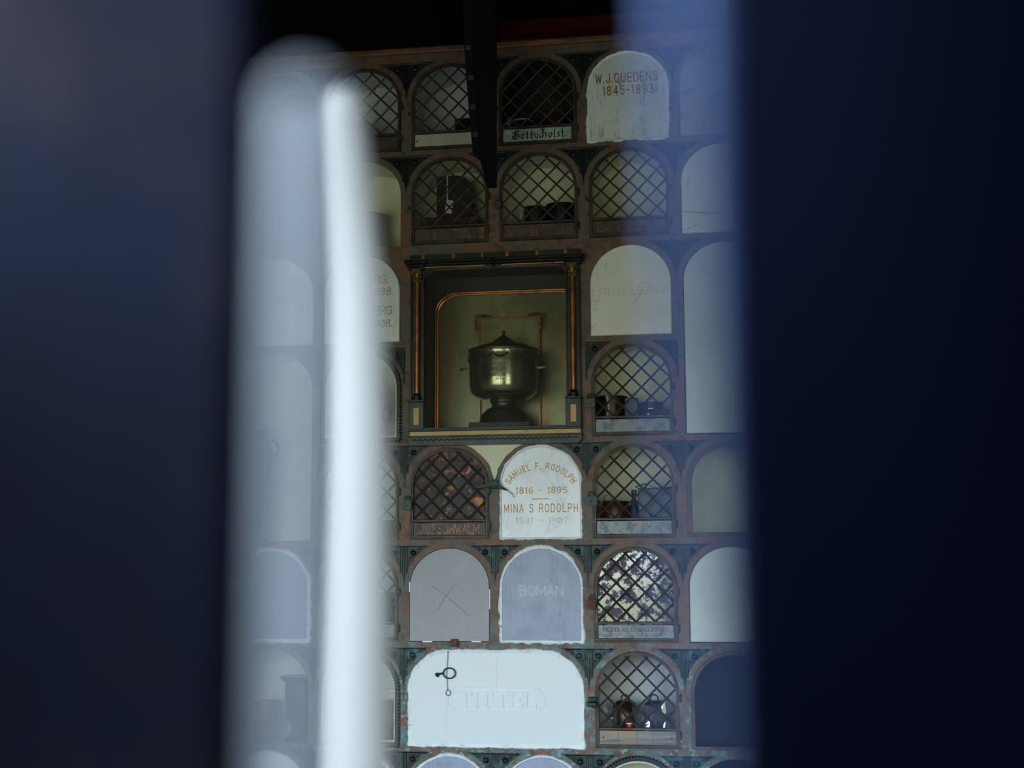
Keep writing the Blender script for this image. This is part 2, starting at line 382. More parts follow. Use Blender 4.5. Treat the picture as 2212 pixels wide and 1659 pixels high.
# ------------------------------------------------------------------ lettering (stroke glyphs on a 4 x 6 grid)
_C = [(4, 4.7), (3.3, 5.7), (2, 6), (.8, 5.6), (.1, 4.3), (0, 3), (.1, 1.7), (.8, .4), (2, 0), (3.3, .3), (4, 1.3)]
_O = [(2, 6), (.8, 5.6), (.1, 4.3), (0, 3), (.1, 1.7), (.8, .4), (2, 0), (3.2, .4), (3.9, 1.7), (4, 3), (3.9, 4.3), (3.2, 5.6), (2, 6)]
G = {
 'A': (4, [[(0, 0), (2, 6), (4, 0)], [(.7, 2), (3.3, 2)]]),
 'B': (4, [[(0, 0), (0, 6)], [(0, 6), (2.6, 6), (3.6, 5.3), (3.6, 3.9), (2.6, 3.2), (0, 3.2)], [(2.6, 3.2), (3.9, 2.4), (3.9, .8), (2.8, 0), (0, 0)]]),
 'C': (4, [_C]), 'G': (4, [_C + [(4, 2.6), (2.4, 2.6)]]),
 'D': (4, [[(0, 0), (0, 6)], [(0, 6), (2.2, 6), (3.5, 5.2), (4, 3.8), (4, 2.2), (3.5, .8), (2.2, 0), (0, 0)]]),
 'E': (3.6, [[(0, 0), (0, 6)], [(3.6, 0), (0, 0)], [(0, 6), (3.6, 6)], [(0, 3.1), (2.8, 3.1)]]),
 'F': (3.6, [[(0, 0), (0, 6)], [(0, 6), (3.6, 6)], [(0, 3.1), (2.8, 3.1)]]),
 'H': (4, [[(0, 0), (0, 6)], [(4, 0), (4, 6)], [(0, 3), (4, 3)]]),
 'I': (.6, [[(.3, 0), (.3, 6)]]),
 'J': (3, [[(3, 6), (3, 1.4)], [(3, 1.4), (2.4, .3), (1.5, 0), (.6, .3), (0, 1.4)]]),
 'K': (4, [[(0, 0), (0, 6)], [(4, 6), (0, 2.4)], [(1.3, 3.5), (4, 0)]]),
 'L': (3.4, [[(0, 0), (0, 6)], [(0, 0), (3.4, 0)]]),
 'M': (4.8, [[(0, 0), (0, 6)], [(0, 6), (2.4, 1.2), (4.8, 6)], [(4.8, 6), (4.8, 0)]]),
 'N': (4, [[(0, 0), (0, 6)], [(0, 6), (4, 0)], [(4, 0), (4, 6)]]),
 'O': (4, [_O]), 'Q': (4, [_O, [(2.4, 1.6), (4.1, -.5)]]),
 'P': (4, [[(0, 0), (0, 6)], [(0, 6), (2.8, 6), (3.8, 5.3), (3.8, 3.6), (2.8, 2.8), (0, 2.8)]]),
 'R': (4, [[(0, 0), (0, 6)], [(0, 6), (2.8, 6), (3.8, 5.3), (3.8, 3.7), (2.8, 3), (0, 3)], [(2.2, 3), (4, 0)]]),
 'S': (4, [[(3.8, 4.9), (3.1, 5.8), (2, 6), (.8, 5.7), (.2, 4.8), (.5, 3.8), (2, 3.1), (3.5, 2.4), (3.9, 1.4), (3.3, .4), (2, 0), (.8, .2), (0, 1.2)]]),
 'T': (4, [[(2, 0), (2, 6)], [(0, 6), (4, 6)]]),
 'U': (4, [[(0, 6), (0, 1.6)], [(0, 1.6), (.6, .5), (2, 0), (3.4, .5), (4, 1.6)], [(4, 1.6), (4, 6)]]),
 'W': (5.6, [[(0, 6), (1.4, 0), (2.8, 5), (4.2, 0), (5.6, 6)]]),
 'Y': (4, [[(0, 6), (2, 3), (4, 6)], [(2, 3), (2, 0)]]),
 '0': (3.6, [[(p[0] * .9, p[1]) for p in _O]]),
 '1': (1.4, [[(.2, 5), (1, 6)], [(1, 6), (1, 0)]]),
 '2': (3.6, [[(0, 4.6), (.5, 5.6), (1.8, 6), (3.1, 5.5), (3.4, 4.4), (2.8, 3.2), (0, 0)], [(0, 0), (3.6, 0)]]),
 '3': (3.6, [[(.2, 5.2), (1, 5.9), (2.2, 6), (3.3, 5.3), (3.3, 4), (2.4, 3.2), (1.4, 3.1)], [(2.4, 3.2), (3.6, 2.4), (3.6, 1), (2.6, .1), (1.4, 0), (0, 1)]]),
 '4': (3.8, [[(2.8, 0), (2.8, 6)], [(2.8, 6), (0, 1.8), (3.8, 1.8)]]),
 '5': (3.6, [[(3.3, 6), (.5, 6), (.3, 3.3), (1.8, 3.8), (3.2, 3.2), (3.6, 1.9), (3, .5), (1.6, 0), (.2, .8)]]),
 '6': (3.6, [[(3.2, 5.3), (2.2, 6), (1, 5.6), (.2, 4), (0, 2), (.6, .5), (1.8, 0), (3.1, .5), (3.6, 1.8), (3, 3.1), (1.8, 3.5), (.6, 3), (.1, 2)]]),
 '7': (3.6, [[(0, 6), (3.6, 6), (1.2, 0)]]),
 '8': (3.6, [[(1.8, 3.2), (.5, 3.9), (.3, 5), (1, 5.9), (1.8, 6), (2.6, 5.9), (3.3, 5), (3.1, 3.9), (1.8, 3.2), (.3, 2.3), (0, 1.2), (.8, .1), (1.8, 0), (2.8, .1), (3.6, 1.2), (3.3, 2.3), (1.8, 3.2)]]),
 '9': (3.6, [[(.4, .7), (1.4, 0), (2.6, .4), (3.4, 2), (3.6, 4), (3, 5.5), (1.8, 6), (.5, 5.5), (0, 4.2), (.6, 2.9), (1.8, 2.5), (3, 3), (3.5, 4)]]),
 '.': (.5, [[(.2, 0), (.2, .5)]]), '-': (2.4, [[(0, 3), (2.4, 3)]]), ' ': (2.0, []),
}
SEGN = [0]
def seg(mb, a, b, t, y0, y1, xf):
    SEGN[0] = (SEGN[0] + 1) % 23; y0 = y0 - SEGN[0] * 1.2e-5
    dx, dz = b[0] - a[0], b[1] - a[1]; L = sqrt(dx * dx + dz * dz) or 1e-6
    ex, ez = dx / L * t * .42, dz / L * t * .42; nx, nz = -dz / L * t / 2, dx / L * t / 2
    q = [(a[0] - ex - nx, a[1] - ez - nz), (b[0] + ex - nx, b[1] + ez - nz), (b[0] + ex + nx, b[1] + ez + nz), (a[0] - ex + nx, a[1] - ez + nz)]
    f = [xf(p, y0) for p in q]; k = [xf(p, y1) for p in q]
    mb.add(f + k, [(0, 1, 2, 3), (0, 4, 5, 1), (1, 5, 6, 2), (2, 6, 7, 3), (3, 7, 4, 0)])
def text_width(s, gap=1.3):
    return sum(G[c][0] + gap for c in s) - gap
def text(mb, s, u, v, h, width=None, t=.8, y0=-.001, y1=0.0005, serif=False, outline=False, gap=1.3, xf2=None, shear=0.0, big=()):
    """centre the line at u, baseline v, cap height h, squeezed to width"""
    W = text_width(s, gap); k = h / 6.0; kx = width / W if width else k
    x = 0.0
    for i, c in enumerate(s):
        gw, strokes = G[c]
        sz = 1.3 if i in big else 1.0
        def xf(p, y, x=x, sz=sz):
            a, b = u + (x + p[0] * (1 if not sz > 1 else 1.05) - W / 2) * kx, v + p[1] * k * sz
            return xf2(a, b, y) if xf2 else (a, y, b + shear * (a - u))
        for st in strokes:
            for a, b in zip(st[:-1], st[1:]):
                if outline:
                    dx, dz = b[0] - a[0], b[1] - a[1]; L = sqrt(dx * dx + dz * dz)
                    for s2 in (-1, 1):
                        o = (-dz / L * outline * s2, dx / L * outline * s2)
                        seg(mb, (a[0] + o[0], a[1] + o[1]), (b[0] + o[0], b[1] + o[1]), t, y0, y1, xf)
                else:
                    seg(mb, a, b, t, y0, y1, xf)
            if serif:
                for p, q in ((st[0], st[1]), (st[-1], st[-2])):
                    if p[1] in (0, 6) and abs(p[0] - q[0]) < .01:
                        seg(mb, (p[0] - .8, p[1] + (.2 if p[1] == 0 else -.2)), (p[0] + .8, p[1] + (.2 if p[1] == 0 else -.2)), t * .55, y0, y1, xf)
                    elif p[1] in (0, 6) and c in 'AWMNKRY':
                        seg(mb, (p[0] - .7, p[1] + (.2 if p[1] == 0 else -.2)), (p[0] + .7, p[1] + (.2 if p[1] == 0 else -.2)), t * .5, y0, y1, xf)
                    elif p[1] in (0, 6) and abs(p[1] - q[1]) < .01 and abs(p[0]) > 1:
                        e2 = 1.3 if p[1] == 0 else -1.3
                        seg(mb, p, (p[0], p[1] + e2), t * .6, y0, y1, xf)
        x += gw + gap
    return mb

# ------------------------------------------------------------------ niche geometry
HW, HH, RX, RY = .1452, .330, .1452, .137
def arch(hw=HW, H=HH, rx=RX, ry=RY, n=14, off=0.0, base=0.0):
    """opening outline (u,v), counter-clockwise from bottom-left"""
    rx = min(rx, hw); hw2, rx2, ry2 = hw + off, rx + off, ry + off
    zs = H - ry; pts = [(-hw2, base - (off if base == 0 else 0)), (hw2, base - (off if base == 0 else 0))]
    for i in range(n + 1):
        a = pi / 2 * i / n; pts.append((hw2 - rx2 + rx2 * cos(a), zs + ry2 * sin(a)))
    for i in range(n + 1):
        a = pi / 2 + pi / 2 * i / n; p = (-hw2 + rx2 + rx2 * cos(a), zs + ry2 * sin(a))
        if sqrt((p[0] - pts[-1][0]) ** 2 + (p[1] - pts[-1][1]) ** 2) > 1e-5: pts.append(p)
    return pts
def cell(c, r): return Vector((c * P, 0, Z0 - r * RP))
def loc(c, r, px, py, Y=0.0):
    p = at(px, py, Y); o = cell(c, r); return (p.x - o.x, p.z - o.z)

A_, B_, C_, D_, E_, F_ = -3, -2, -1, 0, 1, 2
LATTICE = [(B_, 1), (C_, 1), (D_, 1), (C_, 2), (D_, 2), (E_, 2), (E_, 4), (B_, 5), (C_, 5), (E_, 5), (B_, 6), (E_, 6), (E_, 7)]
OPEN = LATTICE + [(A_, 1), (A_, 2), (B_, 2), (B_, 4), (B_, 7), (A_, 7), (E_, 8), (F_, 5), (F_, 7), (F_, 8)]

# ---- facade: one bronze front with an arched hole per niche
TOPZ = Z0 - RP + HH + .042
fac = MB()
def shift(pts, dx, dz): return [(p[0] + dx, p[1] + dz) for p in pts]
holes = []
merged = {(A_, 4), (A_, 5), (F_, 3), (F_, 4), (C_, 3), (D_, 3), (C_, 4), (D_, 4), (C_, 7), (D_, 7)}
for r in range(1, 9):
    for c in range(A_, F_ + 1):
        if (c, r) in merged: continue
        o = cell(c, r); holes.append(shift(arch(), o.x, o.z))
for c, r in ((A_, 5), (F_, 4)):
    o = cell(c, r); holes.append(shift(arch(H=HH + RP), o.x, o.z))
o = cell(C_, 7); holes.append(shift(arch(hw=HW + P / 2), o.x + P / 2, o.z))
SH_X = at(1069.8, 760, 0).x                     # shrine centre
SH_Z = at(1069.8, 961, 0).z                     # shrine bottom
holes.append([(SH_X - .262, SH_Z + .055), (SH_X + .262, SH_Z + .055), (SH_X + .262, SH_Z + .66), (SH_X - .262, SH_Z + .66)])
fac.prism([(-2.6, .0), (2.6, .0), (2.6, TOPZ), (-2.6, TOPZ)], 0.0, .018, holes)
wall = fac.build('wall_back', 'facade', smooth=False)
struct(wall, 'rusted bronze front of the niche wall with arched openings')

# ---- linings
def lining(c, r, m='plaster', H=HH, depth=.235, hw=HW, name='niche_lining'):
    mb = MB(); a = arch(hw=hw, H=H, off=.006, base=-.0061)
    a = [(p[0], max(p[1], -.006)) for p in a]
    mb.strip(a, a, .0185, depth, closed=True)
    n = len(a); back = tessellate_polygon([[Vector((p[0], p[1], 0)) for p in a]])
    mb.add([(p[0], depth, p[1]) for p in a], [tuple(t) for t in back])
    return mb.build(name, m, wall, cell(c, r))
GREY = {(B_, 1), (C_, 1), (E_, 7), (B_, 6)}
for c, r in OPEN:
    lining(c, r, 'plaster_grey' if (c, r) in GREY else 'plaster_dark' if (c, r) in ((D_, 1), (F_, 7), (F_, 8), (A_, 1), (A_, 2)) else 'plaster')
lining(A_, 5, 'plaster', H=HH + RP)

# ---- spandrel ornaments between the arches
def spandrel_mb(sides=(-1, 1)):
    mb = MB(); ZT = HH + .007; zs = HH - RY; off = .019; rx, ry = RX + off, RY + off
    poly = []
    def arcpt(sd, a): return (sd * (P / 2 - rx * cos(a)), zs + ry * sin(a))
    amax = math.asin(min(1, (ZT - zs) / ry))
    L = [arcpt(-1, amax * i / 10) for i in range(11)] if -1 in sides else [(0, zs), (0, ZT)]
    R = [arcpt(1, amax * i / 10) for i in range(11)] if 1 in sides else [(0, zs), (0, ZT)]
    L = [(p[0], p[1] + .002) for p in L]; R = [(p[0], p[1] + .002) for p in R]
    poly = R + L[::-1] if abs(L[0][0] - R[0][0]) > .001 else R + L[::-1][:-1]
    mb.prism(poly, -.0025, .001)
    for sd in sides:
        # raised bead line following the arch
        for i in range(26):
            a = amax * .97 * i / 25
            p = (sd * (P / 2 - (rx + .006) * cos(a)), zs + (ry + .006) * sin(a))
            if p[1] < ZT - .003 and sd * p[0] > .004: mb.ball((p[0], -.0025, p[1]), .0023, 6, 4, half=True)
        pts = [(sd * (P / 2 - (rx + .012) * cos(amax * .9 * i / 12)), -.0028, zs + (ry + .012) * sin(amax * .9 * i / 12)) for i in range(2, 13)]
        pts = [p for p in pts if sd * p[0] > .008]
        mb.tube(pts, .0013, 5)
        # boss with its rings
        b = (sd * .034, -.0025, ZT - .024)
        mb.ball(b, .0105, 14, 8, (1, .8, 1), half=True)
        mb.ring(b, .0145, .0016, 18, 6)
        # scrolls and leaf curls under and beside the boss
        def clear(u, v, R):        # is a disc of radius R inside the plate?
            return v + R < ZT - .004 and u - R > .016 and min(sqrt(((P / 2 - u - R * cos(q)) / rx) ** 2 + ((v + R * sin(q) - zs) / ry) ** 2) for q in [k * pi / 4 for k in range(8)]) > 1.05
        placed = [(.034, ZT - .024, .0165)]
        for R0 in (.0085, .0065, .005, .0038):
            for iu in range(40):
                for iv in range(40):
                    u, v = .016 + iu * .0022, ZT - .004 - iv * .0024
                    if clear(u, v, R0) and all(sqrt((u - a) ** 2 + (v - b_) ** 2) > R0 + q + .0008 for a, b_, q in placed):
                        placed.append((u, v, R0)); k = len(placed)
                        a0 = k * 1.9; mb.ring((sd * u, -.0028, v), R0 * .8, .0013, 10, 5, *((a0, a0 + 4.6) if sd > 0 else (pi - a0 - 4.6, pi - a0)))
                        mb.ball((sd * u, -.0025, v), R0 * .34, 6, 4, half=True)
    # reeds and cable down the middle
    if len(sides) == 2:
        for u, v0, rr in ((0, .012, .0026), (-.0062, .03, .0018), (.0062, .03, .0018)):
            mb.tube([(u, -.003, zs + v0 + .014), (u, -.003, ZT - .004)], rr, 6)
        for sd in (-1, 1):
            for i in range(18):
                mb.ball((sd * .0125, -.0028, ZT - .006 - i * .0052), .0021, 6, 4, (1, 1, 1.2), half=True)
    else:
        sd = sides[0]
        mb.tube([(sd * .004, -.003, zs + .014), (sd * .004, -.003, ZT - .004)], .0022, 6)
        for i in range(18): mb.ball((sd * .0125, -.0028, ZT - .006 - i * .0052), .0021, 6, 4, half=True)
    mb.tube([(-.085 if -1 in sides else .002, -.0028, ZT - .0025), (.085 if 1 in sides else -.002, -.0028, ZT - .0025)], .0018, 5)
    return mb
SPM = {(-1, 1): spandrel_mb().mesh('spandrel_ornament', 'spandrel'), (1,): spandrel_mb((1,)).mesh('spandrel_ornament', 'spandrel'), (-1,): spandrel_mb((-1,)).mesh('spandrel_ornament', 'spandrel')}
def spandrel(c, r, sides=(-1, 1)):       # on the boundary right of column c
    o = cell(c, r); inst('spandrel_ornament', SPM[sides], wall, (o.x + P / 2, 0, o.z))
for r in range(1, 9):
    for c in range(A_, F_):
        k = (c, r)
        if k in ((C_, 3), (C_, 4), (C_, 5), (C_, 7), (D_, 3), (B_, 3)): continue
        s = (-1, 1)
        if k == (D_, 4): s = (1,)
        if k == (B_, 4): s = (-1,)
        if k == (A_, 5): s = (1,)
        if k == (E_, 4): s = (-1,)
        if k == (A_, 3): continue
        spandrel(c, r, s)
# bare plaster where one ornament is gone (between the third-row-from-below niches)
o = cell(C_, 5); mb = MB(); zs = HH - RY
off = .017; rx, ry = RX + off, RY + off; am = math.asin(min(1, (HH + .009 - zs) / ry))
R = [((P / 2 - rx * cos(am * i / 10)), zs + ry * sin(am * i / 10)) for i in range(11)]
mb.prism([(p[0] + random.uniform(-.003, .003), p[1]) for p in R] + [(-p[0] + random.uniform(-.003, .003), p[1]) for p in R[::-1]], -.0015, .001)
pp = mb.build('bare_plaster', 'plaster', wall, (o.x + P / 2, 0, o.z)); pp['label'] = 'cream plaster laid bare where an ornament fell off'

# ---- top trim, upper wall, beam, room shell
tr = MB(); tr.bbox(-2.6, 2.6, -.018, .012, TOPZ, TOPZ + .024, .006)
struct(tr.build('trim_1', 'trim'), 'rusty bronze strip along the top of the niches')
ub = MB(); ub.box(-2.6, 2.6, .06, .12, TOPZ + .022, 3.95); struct(ub.build('wall_upper', 'blackwood'), 'black stained boarding above the niches')
b0 = at(1076, 84, -.06); b1 = at(1076, 56, -.06)
rb = MB(); rb.bbox(b0.x, 2.6, -.06, .058, b0.z + .018, b0.z + .018 + (b1.z - b0.z), .004)
struct(rb.build('trim_2', 'redbeam'), 'dark red painted beam above the niches on the right')
bk = MB(); bk.box(-2.6, 2.6, .335, .35, 0, TOPZ + .02); 
struct(bk.build('wall_behind', 'blackwood'))
fl = MB(); fl.box(-4.2, 4.2, -8.4, .35, -.08, 0); struct(fl.build('floor', 'floor'))
ce = MB(); ce.box(-4.2, 4.2, -4.60, .35, 3.95, 4.05); struct(ce.build('ceiling', 'blackwood'))
wl = MB(); wl.box(-2.75, -2.6, -4.6, .35, 0, 3.95); struct(wl.build('wall_left', 'sidewall'))
wr = MB(); wr.box(2.6, 2.75, -4.6, .35, 0, 3.95); struct(wr.build('wall_right', 'sidewall'))
SLOT0 = 1.66; SLOTY = -4.85  # slot in the porch side, added to light the foreground from upper left
# front wall: window left, doorway, window right; unseen porch added to dim the foreground
fw = MB(); y0, y1 = -4.60, -4.45
fw.box(-2.75, 2.75, y0, y1, 2.35, 3.95)
fw.box(-2.75, -2.45, y0, y1, 0, 2.35); fw.box(2.45, 2.75, y0, y1, 0, 2.35)
fw.box(-2.45, .18, y0, y1, 0, .35); fw.box(1.28, 2.45, y0, y1, 0, .35)
fw.box(.18, .32, y0 + .0, y1, 0, SLOT0); fw.box(.18, .32, y0, y1, 2.30, 2.35); fw.box(1.14, 1.28, y0, y1, 0, 2.35)
struct(fw.build('wall_front', 'sidewall', smooth=False))
po = MB(); po.box(.18, .32, -6.3, SLOTY, 0, 2.35); po.box(.18, .32, SLOTY, -4.6, 0, SLOT0); po.box(.18, .32, SLOTY, -4.6, 2.30, 2.35); po.box(.32, 1.14, -6.3, -6.2, .0, 1.95); po.box(1.14, 1.28, -6.3, -4.6, 0, 2.35); po.box(.18, 1.28, -6.3, -4.6, 2.35, 2.47)
struct(po.build('wall_added_porch', 'blackwood', smooth=False))
for (n, x0, x1) in (('window_1', -2.45, .18), ('window_2', 1.28, 2.45)):
    wm = MB(); k = 4 if n == 'window_1' else 2
    for i in range(1, k): 
        x = x0 + (x1 - x0) * i / k; wm.box(x - .025, x + .025, -4.56, -4.50, .35, 2.35)
    wm.box(x0, x1, -4.56, -4.50, .35, .40); wm.box(x0, x1, -4.56, -4.50, 2.30, 2.35)
    struct(wm.build(n, 'teal_paint', smooth=False))
def portal(name, x0, x1, z0, z1, y):
    l = bpy.data.lights.new(name, 'AREA'); l.shape = 'RECTANGLE'; l.size = x1 - x0; l.size_y = z1 - z0
    l.cycles.is_portal = True
    o = bpy.data.objects.new(name, l); col.objects.link(o); o.location = ((x0 + x1) / 2, y, (z0 + z1) / 2); o.rotation_euler = (pi / 2, 0, 0)
    return o
portal('window_daylight', -2.45, .18, .35, 2.35, -4.61)
portal('window_daylight', 1.28, 2.45, .35, 2.35, -4.61)
portal('added_porch_portal', .32, 1.14, 1.95, 2.35, -6.31)  # back gap of the added porch, left open to light the rods
sl_ = portal('added_slot_portal', SLOTY, -4.45, SLOT0, 2.30, 0); sl_.location = (.17, (SLOTY - 4.45) / 2, (SLOT0 + 2.30) / 2); sl_.rotation_euler = (pi / 2, 0, -pi / 2)  # portal for the added side slot

# ------------------------------------------------------------------ lattice doors
def door_meshes():
    fr = MB(); outer = arch(off=-.0015); inner = arch(off=-.0125)
    inner = [(p[0], p[1]) for p in inner]
    fr.prism(outer, -.005, .009, [inner])
    # rounded moulding on the frame and a cross rail
    mid = arch(off=-.006); fr.tube([(p[0], -.005, p[1]) for p in mid], .0028, 6, closed=True)
    fr.bbox(-HW + .012, HW - .012, -.005, .007, .0625, .0715, .002)
    lt = MB(); hw = HW - .011; zs = HH - RY; rxx, ryy = RX - .011, RY - .011
    def inside(u, v):
        if v < .0695 or abs(u) > hw: return False
        if v <= zs: return True
        return (u / rxx) ** 2 + ((v - zs) / ryy) ** 2 <= 1
    sp = .0672; hb = .0036
    for sgn in (1, -1):
        for k in range(-6, 7):
            # line u = k*sp + sgn*(v-.0705)
            prev = None; run = []
            for i in range(0, 261):
                v = .0695 + i * .001; u = k * sp + sgn * (v - .0705)
                if inside(u, v): run.append((u, v))
            if len(run) > 6:
                a, b = run[0], run[-1]; d = Vector((b[0] - a[0], b[1] - a[1])).normalized(); a = (a[0] - d.x * .004, a[1] - d.y * .004); b = (b[0] + d.x * .004, b[1] + d.y * .004)
                n = (-d.y * hb, d.x * hb); yy = -.0028 if sgn > 0 else .0014
                q = [(a[0] - n[0], a[1] - n[1]), (b[0] - n[0], b[1] - n[1]), (b[0] + n[0], b[1] + n[1]), (a[0] + n[0], a[1] + n[1])]
                m = [(a[0], a[1]), (b[0], b[1])]
                vs = [(q[0][0], yy + .002, q[0][1]), (q[1][0], yy + .002, q[1][1]), (q[2][0], yy + .002, q[2][1]), (q[3][0], yy + .002, q[3][1]),
                      (m[0][0], yy, m[0][1]), (m[1][0], yy, m[1][1]), (m[0][0], yy + .006, m[0][1]), (m[1][0], yy + .006, m[1][1])]
                lt.add(vs, [(0, 1, 5, 4), (4, 5, 2, 3), (0, 6, 7, 1), (3, 2, 7, 6), (0, 4, 3, 6), (1, 7, 2, 5)])
    hg = MB(); hg.tube([(0, -.004, -.011), (0, -.004, .011)], .0042, 8); hg.bbox(-.010, 0, -.0045, .004, -.009, .009, .001); hg.ball((0, -.004, .0125), .003, 8, 6); hg.ball((0, -.004, -.0125), .003, 8, 6)
    hs = MB(); hs.bbox(-.014, .010, -.008, .004, -.006, .006, .002); hs.ring((-.009, -.010, 0), .005, .0018, 12, 6)
    return fr.mesh('frame', 'iron', False), lt.mesh('lattice', 'lattice', False), hg.mesh('hinge', 'iron'), hs.mesh('hasp', 'iron')
DFR, DLT, DHG, DHS = door_meshes()
def plate_mb(): return MB().bbox(-HW + .0135, HW - .0135, -.001, .006, .0135, .0605, .0015)
def lattice_door(c, r, label, plate='plate_iron', extra=None):
    t = thing('lattice_door', label, 'niche door', cell(c, r), 'bronze lattice doors of the niches')
    inst('frame', DFR, t); inst('lattice', DLT, t)
    for v in (.172, .047): inst('hinge', DHG, t, (HW + .003, 0, v))
    inst('hasp', DHS, t, (-HW + .004, 0, .142))
    pl = plate_mb().build('name_plate', plate, t)
    return t, pl
def letters(pl, m, mb, name='lettering'):
    return mb.build(name, m, pl, smooth=False)

G1 = 'lattice door '
lattice_door(B_, 1, 'lattice niche door in the top row beside the pale post, dark plate and dark box within')
t, pl = lattice_door(C_, 1, 'top-row lattice door half behind the hanging black bracket, with a pale blank plate', 'paper_plate')
letters(pl, 'black_letter', MB().ball((-HW + .022, -.0012, .035), .0032, 10, 6, (1, .3, 1)), 'screw_hole')
t, pl = lattice_door(D_, 1, 'top-row lattice door whose pale plate reads Betty Holst in black script', 'iron')
sp_ = MB().bbox(-.128, .124, -.006, -.001, .0135, .060, .002).build('silver_plate', 'silver_plate', t)
# broad-nib script
def nib(mb, pts, k, u0, v0, nx=.34, nz=.30, y=-.0068):
    P2 = [(u0 + p[0] * k, v0 + p[1] * k) for p in pts]; a, b = nx * k, nz * k
    for p, q in zip(P2[:-1], P2[1:]):
        vs = [(p[0] - a, y, p[1] - b), (q[0] - a, y, q[1] - b), (q[0] + a, y, q[1] + b), (p[0] + a, y, p[1] + b)]
        mb.add(vs + [(x, y + .0009, z) for x, _, z in vs], [(0, 1, 2, 3), (0, 4, 5, 1), (1, 5, 6, 2), (2, 6, 7, 3), (3, 7, 4, 0)])
        t2 = .10 * k; d = Vector((q[0] - p[0], 0, q[1] - p[1])); 
        if d.length > 1e-6:
            n = Vector((-d.z, 0, d.x)).normalized() * t2
            vs = [(p[0] - n.x, y, p[1] - n.z), (q[0] - n.x, y, q[1] - n.z), (q[0] + n.x, y, q[1] + n.z), (p[0] + n.x, y, p[1] + n.z)]
            mb.add(vs, [(0, 1, 2, 3)])
SCRIPT = {
 'B': (4.6, [[(1.2, 5.0), (1.2, 1.2)], [(1.2, 5), (2.4, 6.2), (3.7, 5.6), (3.5, 4.2), (2.2, 3.4)], [(2.2, 3.4), (3.8, 2.8), (4.0, 1.2), (3, .1), (1.4, 0), (.1, .8), (-.4, 2), (.4, 2.6)], [(1.2, 5), (0, 4.6), (-.2, 3.6)], [(2, 5.2), (2, .8)]]),
 'e': (2.2, [[(.2, 1.9), (1.7, 2.3), (1.3, 3.3), (.5, 3.2), (.1, 2), (.3, .6), (1.1, 0), (1.9, .6)]]),
 't': (1.9, [[(.7, 5.2), (.6, .8), (1, 0), (1.7, .5)], [(-.1, 3.3), (1.6, 3.4)]]),
 'y': (2.4, [[(.2, 3.3), (.3, 1), (1, .2), (1.7, .8)], [(1.9, 3.4), (1.8, -.6), (1, -1.5), (.1, -1.2)]]),
 'H': (5.0, [[(-.2, 4.2), (.2, 5.6), (1.4, 6.2), (2.2, 5.2), (1.4, 3.2), (0, 1.6), (.4, .2), (1.6, .4), (2.2, 2)], [(2.2, 5.4), (2.3, .4)], [(2.3, 2.8), (3.4, 3.6), (4.2, 2.8), (4.1, .8), (3.2, -.4)], [(3.0, 6.2), (2.6, 4.8)]]),
 'o': (2.3, [[(1, 3.4), (.1, 2.4), (.2, .8), (1, 0), (1.8, .9), (1.8, 2.5), (1, 3.4)]]),
 'l': (1.3, [[(.4, 5.8), (.3, .6), (.8, 0), (1.2, .5)], [(.4, 5.8), (1, 6.1)]]),
 's': (2.0, [[(1.7, 3.1), (.8, 3.4), (.3, 2.6), (1.5, 1.2), (1.2, .1), (.2, .2)]]),
}
mb = MB(); x = 0; k = .0063
for ch in 'BettyHolst':
    for st in SCRIPT[ch][1]: nib(mb, st, k * .9, -.092 + x * k, .0205)
    x += SCRIPT[ch][0] + .55
mb.build('script_lettering', 'black_letter', sp_, smooth=False)

def named(c, r, label, line, width, plate='plate_iron', h=.029, v=.0225, serif=True, t=.85, lm='raised', gap=1.9):
    tt, pl = lattice_door(c, r, label, plate)
    letters(pl, lm, text(MB(), line, 0, v, h, width, t, -.0032, -.0005, serif, gap=gap))
    return tt
named(C_, 2, 'second-row lattice door with raised letters J.H.TURNEY on its rusty plate', 'J.H.TURNEY', .208)
named(D_, 2, 'second-row lattice door with raised letters ETTINGER on its rusty plate', 'ETTINGER', .225, gap=2.6)
named(E_, 2, 'second-row lattice door over an empty cream niche, plate reading BAYLESS', 'BAYLESS', .225, gap=2.4)
lattice_door(E_, 4, 'lattice door right of the urn shrine, below the GERARD plaque, blank grey plate with an orange rust spot', 'plate_grey')
lattice_door(B_, 5, 'lattice door left of the SCHWALM door, over a bare cream niche')
t = named(C_, 5, 'lattice door backed by a mottled rusty sheet, plate reading J.G. SCHWALM', 'J.G. SCHWALM', .215, 'plate_iron', gap=1.5)
MB().prism(arch(off=-.010), .0095, .011).build('backing_sheet', 'rustplate', t, smooth=False)
lattice_door(E_, 5, 'lattice door with green padlock and plain grey plate, right of the RODOLPH plaque', 'plate_grey')
lattice_door(B_, 6, 'lattice door left of the grey board marked with an X, grey plate', 'plate_grey')
t, pl = lattice_door(E_, 6, 'lattice door backed by a flaking mirror, plate lettered BOCHGUERTEL', 'plate_grey')
MB().prism(arch(off=-.010), .0095, .0115).build('mirror_pane', 'mirror', t, smooth=False)
mb = text(MB(), 'NICHOLAS BOCHGUERTEL', 0, .037, .0135, .225, .75, -.0022, -.0005, gap=1.2)
text(mb, 'DIED 1886', .045, .021, .0085, .08, .7, -.0019, -.0005)
letters(pl, 'plate_iron', mb)
t, pl = lattice_door(E_, 7, 'lowest lattice door, weathered wooden board for a plate and a red candle within', 'wood_plate')
mb = MB()
for u in (-.118, .116): mb.ball((u, -.0012, .037), .003, 8, 6, (1, .4, 1))
letters(pl, 'black_letter', mb, 'nail')
mb = MB()
for u in (-.066, -.003, .052, .068): mb.box(u, u + .0012, -.0014, 0, .0145, .0595)
letters(pl, 'pencil', mb, 'split')

